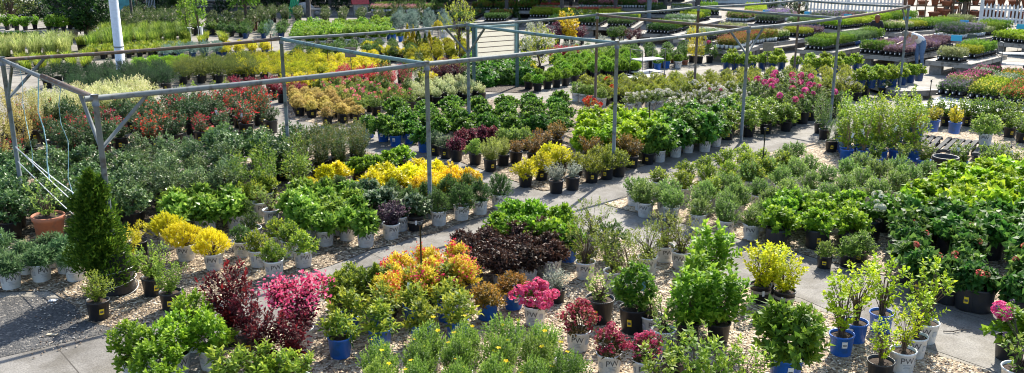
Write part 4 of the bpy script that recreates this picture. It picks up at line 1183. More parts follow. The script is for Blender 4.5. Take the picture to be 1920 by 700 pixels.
# -- right of the hosta bed
rowof('dwarf conifer', 'black', [(991, 168), (1008, 171), (1026, 167), (1043, 164), (1060, 161), (1078, 156), (1010, 158), (1035, 155)], 'dwarf green arborvitae in black pot along the aisle', 'dwarf arborvitaes along the aisle', 'M', near=False)
block('dwarf conifer', 'black', [(1060, 152), (1190, 145), (1170, 122), (1045, 130)], .52, 'dwarf green arborvitae', 'dwarf arborvitaes of the block', 'M', near=False, sc=1.25)
block('topiary', 'black', [(1195, 128), (1270, 126), (1282, 104), (1185, 108)], .62, 'dark round ball shrub', 'dark ball shrubs', 'M', near=False)
block('soft green', 'black', [(1070, 122), (1180, 118), (1170, 104), (1080, 108)], .62, 'feathery green shrub before the board post', 'feathery green shrubs by the board', 'M', near=False)
rowof('dwarf conifer', 'white', [(1271, 128)], 'dwarf green arborvitae in white pot by the cart', None, near=False)
rowof('dwarf conifer', 'blue', [(1249, 128), (1232, 132)], 'dwarf green arborvitae in blue pot by the cart', 'arborvitaes by the cart', near=False)
rowof('dwarf conifer', 'terra', [(1284, 122, .7), (1262, 118, .8), (1252, 116, .8), (1280, 114, .8)], 'small green arborvitae in brown pot behind the cart', 'small arborvitaes in brown pots', 'S', near=False)
rowof('gold column', 'black', [(1297, 117), (1311, 119)], 'tall yellow column conifer beside the pink shrub', 'yellow column conifers', near=False)
rowof('rhodo pink', 'black', [(1330, 118, 1.25)], 'pink and burgundy shrub beside yellow column conifers', None, near=False)
rowof('gold mound', 'white', [(1348, 114, .6)], 'small yellow flowering plant in white pot on the aisle', None, 'S', near=False)
rowof('blue fruit', 'navy', [(1362, 130), (1378, 131), (1394, 132), (1410, 131), (1428, 130), (1447, 131), (1465, 130), (1372, 122), (1400, 122), (1436, 122), (1458, 120)], 'compact green rhododendron in navy pot on the aisle', 'compact rhododendrons on the aisle', 'M', near=False)
rowof('blue fruit', 'navy', [(1490, 133), (1512, 138), (1530, 139), (1548, 140), (1568, 137), (1588, 135), (1604, 131), (1520, 128), (1545, 128), (1575, 126)], 'compact green rhododendron in navy pot before the benches', 'compact rhododendrons before the benches', 'M', near=False)
block('hosta', None, [(880, 160), (985, 158), (975, 122), (885, 126)], .62, 'broad leaved green hosta', 'hostas under the board', near=False)
rowof('serviceberry', 'black', [(1012, 142, .85)], 'open yellow green shrub beside the hosta bed', None, 'L', near=False)
rowof('gold mound', 'black', [(985, 138), (998, 146), (978, 128)], 'yellow shrub between hostas and the open shrub', 'yellow shrubs by the hosta bed', near=False)
rowof('barberry bright', 'black', [(1035, 120), (1055, 117), (1068, 116), (1078, 115), (1045, 112)], 'crimson barberry behind dwarf arborvitaes', 'crimson barberries at the arborvitaes', near=False)
rowof('dark globe', 'black', [(982, 105, 1.4), (1000, 100, 1.2), (1015, 104, 1.3)], 'large dark boxwood beside the board', 'large boxwoods by the board', near=False)
rowof('white plume', 'black', [(994, 90, 1.2), (1007, 90, 1.2), (1030, 100), (990, 112)], 'cream flower plume behind the board', 'cream plumes', near=False)
rowof('grey dust', 'black', [(1060, 105, 1.2), (1080, 102, 1.2), (1100, 108, 1.2), (1140, 102, 1.2), (1125, 95, 1.3), (1160, 98, 1.2)], 'silvery shrub behind the arborvitaes', 'silvery shrubs', near=False)
rowof('orange tree', 'black', [(1062, 84), (1074, 82, .8)], 'golden smoke tree behind the frame', 'golden smoke trees', near=False)
rowof('burgundy', 'black', [(1045, 84, 1.5), (1090, 84, 1.2), (1180, 86, 1.1), (1195, 86, .9)], 'large burgundy barberry behind the silvery shrubs', 'large burgundy barberries', near=False)
rowof('dark globe', 'black', [(1150, 80, 1.6), (1165, 78, 1.4)], 'flat topped dark boxwood behind silvery shrubs', 'flat topped boxwoods', near=False)
# -- back middle
block('gold globe', 'black', [(772, 124), (872, 118), (862, 92), (770, 98)], .6, 'gold tipped arborvitae globe', 'gold arborvitae globes', 'M', near=False)
block('dark globe', 'black', [(705, 116), (768, 118), (768, 100), (712, 98)], .6, 'dark boxwood globe beside the gold ones', 'dark boxwood globes', 'M', near=False)
rowof('gold cone', 'black', [(765, 102), (776, 103), (806, 100, .8)], 'gold cone shaped conifer', 'gold cones', near=False)
rowof('dark cone', 'black', [(785, 103), (798, 104, .8)], 'dark green cone conifer beside gold cones', 'dark cones', near=False)
rowof('gold mound', 'black', [(690, 103, 1.2), (702, 102, 1.1), (712, 110), (728, 112), (745, 114), (758, 116)], 'bright yellow mound before the boxwood globes', 'yellow mounds before the globes', near=False)
block('dark block', 'black', [(628, 108), (690, 110), (690, 98), (640, 96)], .65, 'low dark evergreen azalea on the aisle', 'low dark azaleas on the aisle', 'S', near=False)
block('white pot hydrangea', 'white', [(558, 90), (722, 80), (728, 60), (565, 66)], (.66, .72), 'fresh green panicle hydrangea', 'panicle hydrangeas', 'M', near=False)
rowof('blue fruit', 'blue', [(752, 78), (738, 75), (728, 74)], 'small green rhododendron in blue pot at the aisle end', 'small rhododendrons at the aisle end', near=False)
block('blue standard', 'white', [(740, 68), (835, 70), (830, 52), (750, 52)], .95, 'blue grey grafted spruce', 'blue grey spruces', 'L', near=False, sc=1.15)
block('dark block', 'navy', [(462, 72), (560, 72), (562, 58), (470, 58)], .75, 'dark green azalea behind the frame', 'dark green azaleas behind the frame', 'M', near=False)
block('shade rose', 'black', [(395, 64), (500, 58), (498, 44), (400, 48)], .72, 'shrub rose beside the crate', 'shrub roses beside the crate', 'M', near=False)
block('shade rose', 'black', [(610, 50), (745, 50), (745, 36), (612, 36)], .95, 'shrub rose behind the hydrangeas', 'shrub roses behind the hydrangeas', 'M', near=False)
block('shade rose', 'black', [(488, 44), (560, 46), (560, 30), (490, 28)], .78, 'pale blooming shrub rose by the green chair', 'shrub roses by the green chair', 'M', near=False)
block('shade rose', 'black', [(240, 62), (330, 66), (350, 44), (245, 40)], .72, 'shrub rose behind the grasses', 'shrub roses behind the grasses', 'L', near=False, sc=1.15)
block('rose green', 'black', [(300, 68), (400, 66), (395, 52), (310, 54)], .9, 'thin leafy shrub behind the grasses', 'thin shrubs behind the grasses', 'L', near=False)

rowof('white pot hydrangea', 'black', [(-4, 55, .8), (14, 56, .9), (32, 57, .8), (48, 57, .9), (66, 54, .8), (26, 52, .8)], 'leafy shrub on the low grey bench', 'leafy shrubs on the low grey bench', 'S', near=False, h0=.47)
rowof('white pot hydrangea', 'black', [(92, 57, .9), (106, 58, .9), (120, 58, .95), (132, 55, .9), (112, 52, .9), (98, 51, .8)], 'leafy shrub on the block legged bench', 'leafy shrubs on the block legged bench', 'S', near=False, h0=.47)
block('dark block', 'black', [(395, 66), (455, 70), (460, 58), (400, 54)], .8, 'dark low azalea beside the brown planter', 'dark azaleas by the planter', 'M', near=False)
rowof('shade rose', 'black', [(202, 66), (222, 64), (244, 66), (268, 68), (290, 70), (192, 60), (212, 56)], 'loose shrub rose between the holly tree and the grasses', 'shrub roses by the holly', 'M', near=False, sc=1.2)
# ------------------------------------------------------------------ ground, beds and paths
def sheet(name, pts, z, mat, kind='structure', jag=0.0, step=0.35, raw=False):
    P = [p if raw else G(*p) for p in pts]
    out = []
    g = random.Random(hash_str(name) + len(pts))
    for i, p in enumerate(P):
        q = P[(i + 1) % len(P)]
        n = max(1, int((q - p).length / step)) if jag else 1
        nrm = Vector((-(q - p).y, (q - p).x, 0)).normalized()
        for k in range(n):
            s = p.lerp(q, k / n)
            out.append(s + nrm * g.uniform(-1, 1) * jag)
    me = bpy.data.meshes.new(name)
    me.from_pydata([(p.x, p.y, z) for p in out], [], [tuple(range(len(out)))])
    me.materials.append(mat)
    bm = __import__('bmesh').new()
    bm.from_mesh(me)
    __import__('bmesh').ops.triangulate(bm, faces=bm.faces[:])
    for f in bm.faces:
        if f.normal.z < 0:
            f.normal_flip()
    bm.to_mesh(me)
    bm.free()
    return tag(put(name, me), kind=kind)


M_YARD = concretemat('worn_yard_paving', (.25, .225, .19), (.44, .405, .35), joints=False, speck=.2)
M_CONC = concretemat('path_concrete', (.18, .165, .148), (.355, .332, .30), joints=True, speck=.16)
M_ASPH = gravelmat('old_asphalt_with_grit', [(0, (.045, .045, .047)), (.55, (.085, .084, .084)), (.86, (.13, .125, .12)), (1, (.32, .29, .25))], 42, .012)
M_GRAV = gravelmat('pea_gravel', [(0, (.11, .07, .04)), (.18, (.28, .195, .12)), (.5, (.50, .385, .255)), (.8, (.66, .54, .38)), (1, (.80, .71, .56))], 30, .03)
M_GRAVD = gravelmat('bark_and_gravel', [(0, (.055, .037, .024)), (.4, (.21, .15, .09)), (.75, (.44, .335, .22)), (1, (.72, .62, .47))], 30, .03)
M_MULCH = gravelmat('bark_mulch', [(0, (.02, .014, .01)), (.6, (.07, .045, .03)), (1, (.16, .11, .07))], 22, .03)

gme = bpy.data.meshes.new('ground')
gme.from_pydata([(-300, -60, 0), (300, -60, 0), (300, 500, 0), (-300, 500, 0)], [], [(0, 1, 2, 3)])
gme.materials.append(M_YARD)
tag(put('ground', gme), kind='structure')
sheet('concrete_path', [(-900, 1150), (150, 790), (430, 650), (640, 540), (860, 460), (960, 425), (1160, 440), (1390, 530), (1500, 560), (1700, 640), (1850, 690), (2200, 840), (2300, 700), (1900, 590), (1600, 505), (1440, 465), (1290, 425), (1130, 385), (1200, 355), (1330, 312), (1540, 262), (1640, 225), (1590, 190), (1400, 250), (1300, 280), (1130, 340), (1020, 362), (900, 318), (780, 275), (700, 248), (560, 212), (440, 178), (380, 182), (500, 226), (620, 262), (760, 312), (880, 350), (960, 385), (880, 415), (700, 470), (480, 540), (330, 590), (210, 612), (-80, 680), (-900, 900)], .004, M_CONC, jag=.02)
sheet('asphalt_yard', [(-900, 960), (-80, 690), (205, 622), (250, 596), (150, 560), (-300, 560), (-900, 700)], .008, M_ASPH, jag=.06)
sheet('gravel_bed', [(-500, 560), (0, 552), (90, 548), (160, 600), (215, 618), (330, 596), (480, 540), (700, 470), (880, 417), (962, 386), (880, 346), (780, 314), (690, 286), (620, 262), (560, 300), (480, 300), (300, 330), (-100, 340), (-500, 380)], .012, M_GRAVD, jag=.08)
sheet('gravel_patch', [(-100, 338), (130, 315), (300, 290), (505, 256), (520, 232), (480, 196), (380, 186), (250, 190), (-100, 240)], .012, M_GRAV, jag=.08)
sheet('gravel_border', [(240, 800), (430, 655), (640, 545), (860, 464), (955, 430), (1150, 446), (1385, 533), (1490, 563), (1700, 645), (1840, 692), (2150, 830), (1600, 1000), (700, 1000)], .012, M_GRAV, jag=.06)
sheet('gravel_strip', [(1022, 360), (1130, 338), (1300, 279), (1400, 249), (1585, 190), (1640, 165), (1400, 140), (1180, 150), (1060, 190), (850, 186), (700, 226), (790, 276), (900, 316)], .012, M_GRAVD, jag=.06)
sheet('gravel_field', [(1135, 384), (1202, 357), (1332, 314), (1542, 264), (1700, 250), (2300, 240), (2300, 690), (1900, 588), (1600, 503), (1440, 462), (1290, 422)], .012, M_GRAV, jag=.06)
sheet('gravel_pad', [(545, 222), (620, 238), (690, 236), (775, 210), (905, 192), (850, 164), (700, 160), (540, 185)], .012, M_GRAV, jag=.08)
sheet('mulch_bed', [(870, 170), (1000, 176), (1040, 150), (985, 118), (880, 118), (820, 128), (800, 150)], .016, M_MULCH, jag=.1)

# loose pebbles and bark chips along the nearer gravel
g = np.random.RandomState(4)
n = 15000
zone = [(60, 700), (1900, 520)]
uv = np.stack([g.uniform(60, 1900, n), g.uniform(440, 720, n)], 1)
V, T, o = [], [], 0
octv = np.array([(1, 0, 0), (-1, 0, 0), (0, 1, 0), (0, -1, 0), (0, 0, 1), (0, 0, -1)], float)
octf = np.array([(0, 2, 4), (2, 1, 4), (1, 3, 4), (3, 0, 4), (2, 0, 5), (1, 2, 5), (3, 1, 5), (0, 3, 5)])


def inside(p, poly):
    x, y = p
    c = False
    j = len(poly) - 1
    for i in range(len(poly)):
        xi, yi = poly[i]
        xj, yj = poly[j]
        if (yi > y) != (yj > y) and x < (xj - xi) * (y - yi) / (yj - yi) + xi:
            c = not c
        j = i
    return c


PG = [[(-500, 560), (0, 552), (90, 548), (160, 600), (215, 618), (330, 596), (480, 540), (700, 470), (880, 417), (690, 400), (0, 470)],
      [(240, 800), (430, 655), (640, 545), (860, 464), (955, 430), (1150, 446), (1385, 533), (1490, 563), (1700, 645), (1840, 692), (2150, 830)],
      [(1290, 422), (1440, 462), (1600, 503), (1900, 588), (1900, 440)],
      [(-100, 720), (150, 650), (330, 600), (250, 596), (150, 560), (-100, 560)]]
ti = []
for k in range(n):
    p = tuple(uv[k])
    which = next((i for i, q in enumerate(PG) if inside(p, q)), None)
    if which is None or (which == 3 and g.rand() < .45):
        continue
    w = G(*p)
    s = np.array([1.1, .8, .55]) * (.007 + .011 * g.rand())
    a = g.rand() * 6.28
    M = np.array([[math.cos(a), -math.sin(a), 0], [math.sin(a), math.cos(a), 0], [0, 0, 1]])
    V.append((octv * s) @ M.T + np.array([w.x, w.y, .012 + s[2] * .5]))
    T.append(octf + o)
    o += 6
    ti += [g.rand()] * 8
mp = leafmat('pebble_stone', (.14, .095, .065), (.42, .33, .24), (.72, .65, .54), rough=.75, trans=0.0, spec=.3)
tag(put('loose_gravel', mesh_np('loose_gravel', np.concatenate(V), np.concatenate(T), [mp], ti)), kind='stuff')

# ------------------------------------------------------------------ pipe frame over the beds
M_PIPE = plain('galvanised_pipe', (.145, .165, .17), .65, metal=.0, var=.2, scale=9, dirt=(.10, .095, .09), spec=.25)
M_PIPET = plain('teal_painted_pipe', (.12, .20, .205), .65, metal=.0, var=.2, scale=9, dirt=(.09, .11, .11), spec=.25)
M_RUST = plain('rusty_pipe', (.115, .075, .055), .75, metal=.1, var=.3, scale=14, dirt=(.18, .18, .175))
M_CLAMP = plain('pipe_clamp', (.20, .21, .21), .5, metal=.5)
HF = 2.57
fr = thing('pipe_frame', 'tall galvanised pipe frame standing over the potted plant beds', 'pipe frame', G(213, 545))
fb = fr.location.copy()
A = [(178, 184), (800, 120), (1157, 81), (1404, 53), (1575, 34), (1704, 13)]
B = [(4, 112), (527, 73), (877, 47), (1120, 28), (1310, 14), (1500, 1)]
AW = [G(u, v, HF) for u, v in A]
BW = [G(u, v, HF) for u, v in B]


def frpart(name, mb, mat):
    me = mb.mesh(name, mat)
    o = put(name, me, fr)
    o.location = -fb
    return o


def sag(a, b, d=.03, n=8):
    return [a.lerp(b, k / n) - Vector((0, 0, d * 4 * (k / n) * (1 - k / n))) for k in range(n + 1)]


for i in range(5):
    e = (AW[i + 1] - AW[i]).normalized() * (.12 if i == 0 else 0)
    frpart('rail', MB().tube(sag(AW[i] - e, AW[i + 1], .02), (.037 if i < 4 else .033), 10), M_PIPE if i < 4 else M_RUST)
    frpart('rail', MB().tube(sag(BW[i], BW[i + 1], .025), .032, 10), M_RUST if i == 0 else M_PIPE)
for i in range(6):
    a, b = BW[i], AW[i]
    m = MB().tube(sag(a, b, .02), .034, 10)
    frpart('cross_rail', m, [M_PIPE, M_PIPET, M_PIPET, M_RUST, M_PIPE, M_PIPE][i])
    if i == 0:
        frpart('rust_sleeve', MB().tube([a.lerp(b, .5), a.lerp(b, .97)], .036, 10), M_RUST)
for i, p in enumerate(AW + BW):
    if i in (10, 11):
        mt = M_RUST
    else:
        mt = M_PIPE if i not in (9,) else M_RUST
    frpart('post', MB().tube([Vector((p.x, p.y, 0)), Vector((p.x, p.y, HF - .03))], .036, 10), mt)
    m = MB()
    m.tube([Vector((p.x, p.y, HF - .10)), Vector((p.x, p.y, HF + .045))], .046, 10)
    frpart('clamp', m, M_CLAMP)


def brace(p, d, L=.62):
    d = d.normalized()
    frpart('brace', MB().tube([p - Vector((0, 0, L * 1.05)), p + d * L - Vector((0, 0, .04))], .026, 8), M_PIPE)


dA = AW[1] - AW[0]
brace(AW[0], dA), brace(AW[0], BW[0] - AW[0])
brace(BW[0], AW[0] - BW[0]), brace(BW[0], BW[1] - BW[0])
brace(BW[2], AW[2] - BW[2]), brace(BW[2], BW[1] - BW[2])
brace(AW[3], BW[3] - AW[3], .55), brace(AW[3], AW[4] - AW[3], .55)
brace(AW[5], AW[4] - AW[5], .5)

# ropes tied to the corner post
M_ROPE = plain('white_rope', (.72, .72, .70), .8)
M_BROPE = plain('faded_blue_rope', (.30, .52, .60), .8)
p0 = Vector((BW[0].x, BW[0].y, 0))
p1 = Vector((AW[0].x, AW[0].y, 0))
for k, (za, zb, fx) in enumerate(((1.10, .98, 0), (1.12, .75, .1), (.86, .55, .2))):
    pts = [p0 + Vector((0, 0, za)), p0.lerp(p1, .5) + Vector((0, 0, (za + zb) / 2 - .03)), p1 + Vector((0, 0, zb))]
    tag(MB().tube(pts, .008, 6).build('white_rope', M_ROPE), ['white rope, highest of three stretched between the two corner posts', 'white rope, middle of three stretched between the two corner posts', 'white rope, lowest of three stretched between the two corner posts'][k], 'rope', 'ropes between the corner posts')
for k, f in enumerate((.22, .42, .66)):
    t = BW[0].lerp(AW[0], f) - Vector((0, 0, .05))
    pts = [t + Vector((.03 * math.sin(j * 1.7 + k), .03 * math.cos(j * 2.1), -j * .26)) for j in range(7)]
    tag(MB().tube(pts, .009 if k == 1 else .005, 5).build('hanging_twine', M_BROPE), ['thin faded twine hanging nearest the far corner post', 'thick pale blue rope hanging from the short end rail', 'thin faded twine hanging nearest the front corner post'][k], 'rope', 'twines hanging from the end rail')
m = MB()
for j in range(5):
    c = p1 + Vector((0, 0, .98 + j * .022))
    m.tube([c + Vector((math.cos(a) * .052, math.sin(a) * .052, .004 * math.sin(a * 3))) for a in [q * 6.2832 / 14 for q in range(15)]], .012, 5)
tag(m.build('rope_coil', M_ROPE), 'white rope wound in a coil round the corner post', 'rope')
# weighted stack of black pots the post stands in
t = thing('pot_stack', 'black nursery pots stacked as a weight around the post foot', 'pot stack', (p1.x, p1.y - .02, 0))
for j in range(3):
    MB().lathe([(.225 - .012 * j, 0), (.23 - .012 * j, .02), (.195 - .012 * j, .26), (.205 - .012 * j, .275), (.18, .28), (.06, .27)], 24).build('pot', M_BLACK, t, (0, 0, .02 + j * .13))
m = MB()
for j, (zz, rr) in enumerate(((.05, .255), (.16, .245), (.3, .23))):
    m.tube([Vector((math.cos(a) * rr, math.sin(a) * rr, zz + .05 * math.sin(a + j))) for a in [q * 6.2832 / 24 for q in range(25)]], .006, 5, cap=False)
m.build('wire_loop', plain('galvanised_wire', (.45, .46, .46), .4, metal=.6), t)

# sprinkler stakes
M_STK = plain('black_stake', (.02, .02, .022), .5)


def stake(u, v, h, label):
    b = G(u, v)
    t = thing('sprinkler_stake', label, 'sprinkler stake', b, group='black sprinkler stakes')
    MB().tube([(0, 0, 0), (0, 0, h)], .011, 8).build('riser', M_STK, t)
    m = MB()
    m.lathe([(.014, h), (.022, h + .01), (.022, h + .03), (.012, h + .045), (.006, h + .06)], 10)
    m.bar((-.03, 0, h + .05), (.035, 0, h + .065), .012, .012)
    m.build('sprinkler_head', M_STK, t)


for u, v, h, lab in ((792, 572, 1.05, 'black sprinkler stake rising from the goldflame spireas'), (1427, 348, 1.05, 'black sprinkler stake at the back of the soft green block'),
                     (1215, 275, .95, 'black sprinkler stake among the chartreuse hydrangeas'), (1374, 168, .9, 'black sprinkler stake in the wide azalea block'),
                     (1737, 228, 1.0, 'black sprinkler stake beside the white plastic decks'), (1432, 160, .9, 'black sprinkler stake behind the pink rhododendrons')):
    stake(u, v, h, lab)

# small board signs on stakes
def card(u, v, h, wd, ht, mat, label, name='price_sign', mats='wood'):
    b = G(u, v)
    t = thing(name, label, 'sign', b, rz=math.atan2(b.x, -b.y) * 0 - math.atan2(b.x, b.y), group='signs on stakes')
    MB().box((0, 0, h / 2), (.02, .02, h)).build('stake', plain('sign_stake', (.20, .17, .13), .8), t)
    m = MB()
    m.box((0, -.022, h + ht * .2), (wd, .018, ht))
    m.build('board', mat, t)
    return t


M_BSIGN = plain('blue_sign_card', (.04, .42, .72), .5, var=.05)
M_GSIGN = plain('grey_sign_board', (.22, .19, .16), .7)
for u, v, h, lab in ((1785, 137, 1.15, 'bright blue sign card on a stake before the grey herb bench'), (1802, 86, .95, 'bright blue sign card in the lavender bench'), (1908, 96, .95, 'bright blue sign card in the bench at the picture edge'),
                     (1586, 66, .85, 'bright blue sign card above the bright green bench'), (1512, 60, .85, 'bright blue sign card over the grey purple bench'), (1434, 56, .85, 'bright blue sign card over the pale flower bench'), (1697, 70, .8, 'bright blue sign card over the pale yellow bench')):
    card(u, v, h, .34, .2, M_BSIGN, lab)
card(660, 162, 1.0, .34, .3, M_GSIGN, 'weathered grey sign board standing in the yellow euonymus row')
card(1436, 148, 1.0, .34, .28, M_GSIGN, 'weathered grey sign board beside the navy potted rhododendrons')
card(1818, 106, .75, .34, .16, plain('dark_green_sign', (.03, .06, .05), .5), 'dark green sign board behind the grey herb bench')

# white pole
b = G(229, 143)
t = thing('light_pole', 'thick white painted pole rising above the grasses and yews', 'pole', b)
MB().tube([(0, 0, 0), (0, 0, 7.5)], [.155, .13], 14).build('shaft', plain('white_pole_paint', (.66, .70, .76), .45, var=.06), t)
MB().box((.02, -.15, .42), (.13, .05, .2)).build('junction_box', plain('grey_box', (.25, .27, .29), .5), t)
MB().tube([(0, 0, .95), (0, 0, 1.0)], .16, 14).build('band', M_CLAMP, t)

# blank slatted board
q = [G(892, 172), G(968, 164)]
mid = (q[0] + q[1]) / 2
t = thing('slatted_board', 'large cream slatted board in a teal frame above the hostas', 'sign board', mid, rz=math.atan2((q[1] - q[0]).y, (q[1] - q[0]).x))
wd = (q[1] - q[0]).length
zt, zb = H_at(mid, 49), H_at(mid, 106)
M_TEAL = plain('teal_frame_paint', (.20, .33, .33), .5)
M_CREAM = leafmat('cream_translucent_panel', (.94, .91, .82), (.94, .91, .82), (.94, .91, .82), rough=.6, trans=.85)
M_DPOST = plain('dark_teal_post', (.05, .10, .10), .6)
MB().box((0, 0, (zt + zb) / 2), (wd - .1, .008, zt - zb)).build('panel', M_CREAM, t)
m = MB()
for s in (-1, 1):
    m.box((s * (wd / 2 - .02), -.01, (zt + zb) / 2), (.05, .09, zt - zb + .08))
for z in (zt, zb):
    m.box((0, -.012, z), (wd, .085, .06))
m.build('frame', M_TEAL, t)
for k in range(1, 6):
    z = zb + (zt - zb) * k / 6
    m = MB().box((0, -.025, z), (wd - .16, .03, .022))
    m.build('slat', plain('brown_slat', (.32, .24, .19), .6), t)
for s in (-1, 1):
    MB().box((s * (wd / 2 + .045), .02, (zt + .1) / 2), (.075, .075, zt + .1)).build('post', M_DPOST, t)

# ------------------------------------------------------------------ display benches with trays
M_WOOD = plain('weathered_wood', (.26, .24, .215), .8, var=.3, scale=6, dirt=(.15, .135, .115))
M_BLOCK = plain('cinder_block', (.23, .215, .20), .9, var=.2, scale=14, bump=.4)
M_TRAY = plain('black_tray', (.015, .016, .018), .5)
M_WTRAY = plain('white_tray_pots', (.62, .64, .66), .5)
TRAYF = {}


def tray_mesh(kind, cols, L, W, h, pots, flower=None):
    """one nursery flat: shallow tray with pots and a bed of small plants"""
    key = (kind, L)
    if key in TRAYF:
        return TRAYF[key]
    m = MB()
    m.box((0, 0, .02), (L, W, .04))
    nx, ny = round(L / .16), round(W / .16)
    pm = MB()
    for i in range(nx):
        for j in range(ny):
            x, y = (i + .5 - nx / 2) * L / nx, (j + .5 - ny / 2) * W / ny
            pm.lathe([(L / nx * .36, .0), (L / nx * .46, .13), (L / nx * .38, .13), (.002, .115)], 8, (x, y, .04))
            if pots != 'white':
                pm.box((x, y - L / nx * .44, .11), (.03, .006, .05), mi=1)
    tr = m.mesh('tray', M_TRAY)
    pt = pm.mesh('cell_pot', [{'black': M_TRAY, 'white': M_WTRAY, 'blue': M_NAVY}[pots], M_TAGW])
    V, T, t, o = [], [], [], 0
    FV, FT, ft, fo = [], [], [], 0
    for i in range(nx):
        for j in range(ny):
            x, y = (i + .5 - nx / 2) * L / nx, (j + .5 - ny / 2) * W / ny
            c = gen_crown(hash_str(kind) + i * 7 + j, h, L / nx * 1.35, 'round', 26, 6, .05, .022, .07, up=.7, hi=False)
            V.append(c['V'] + np.array([x, y, .14])), T.append(c['T'] + o), t.append(c['t'])
            o += len(c['V'])
            if flower:
                a, b_, d_ = gen_blossom(i * 5 + j, c, 'froth', flower[0], flower[1], 7, .35)
                FV.append(a + np.array([x, y, .14])), FT.append(b_ + fo), ft.append(d_)
                fo += len(a)
    ln = kind.replace(' ', '_') + '_leaf'
    lm = MATS.get(ln) or leafmat(ln, *cols)
    fm = mesh_np('foliage', np.concatenate(V), np.concatenate(T), [lm], np.concatenate(t))
    bm_ = None
    if flower:
        bm_ = mesh_np('blossom', np.concatenate(FV), np.concatenate(FT), [MATS.get(ln + '_petal') or leafmat(ln + '_petal', *flower[2], rough=.6, spec=.2)], np.concatenate(ft))
    TRAYF[key] = (tr, pt, fm, bm_)
    return TRAYF[key]


FLW = {
    'violet': ((.20, .10, .30), (.38, .22, .52), (.58, .46, .70)), 'white': ((.6, .6, .52), (.75, .75, .68), (.85, .85, .8)), 'magenta': ((.45, .02, .16), (.72, .05, .26), (.88, .25, .45)),
    'yellow': ((.6, .52, .02), (.8, .7, .05), (.88, .8, .2)), 'red': ((.5, .03, .03), (.75, .08, .06), (.88, .25, .2)), 'pink': ((.55, .12, .2), (.8, .28, .36), (.9, .5, .55)),
    'orange': ((.6, .15, .02), (.8, .3, .04), (.88, .5, .1)), 'cream': ((.62, .52, .3), (.76, .66, .42), (.84, .78, .58)), 'purple': ((.14, .04, .22), (.3, .1, .4), (.5, .3, .58)),
    'rust': ((.20, .05, .03), (.34, .10, .05), (.5, .2, .1)),
}
KINDS = {
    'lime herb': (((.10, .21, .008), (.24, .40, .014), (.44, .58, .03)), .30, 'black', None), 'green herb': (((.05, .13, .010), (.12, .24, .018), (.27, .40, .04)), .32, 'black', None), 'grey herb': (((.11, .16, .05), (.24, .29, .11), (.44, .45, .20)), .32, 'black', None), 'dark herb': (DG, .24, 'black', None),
    'lavender': (GG, .40, 'white', (.6, .07, FLW['violet'])), 'white flower': (SOFT, .24, 'black', (.5, .06, FLW['white'])), 'cream flower': (MG, .26, 'black', (.5, .06, FLW['cream'])),
    'yellow flower': (MG, .24, 'black', (.55, .07, FLW['yellow'])), 'magenta flower': (DG, .26, 'black', (.6, .075, FLW['magenta'])), 'red flower': (MG, .26, 'black', (.55, .075, FLW['red'])),
    'pink flower': (MG, .26, 'white', (.6, .075, FLW['pink'])), 'orange flower': (MG, .24, 'black', (.5, .07, FLW['orange'])), 'purple leaf': (((.06, .03, .05), (.14, .07, .10), (.28, .2, .16)), .24, 'black', (.3, .05, FLW['violet'])),
    'rust leaf': (OLV, .30, 'white', (.7, .07, FLW['rust'])), 'blue green': (SOFT, .30, 'blue', None), 'violet flower': (GG, .24, 'black', (.5, .06, FLW['purple'])), 'yellow green': (((.14, .22, .01), (.32, .40, .02), (.5, .54, .05)), .26, 'black', None),
}
NT = [0]


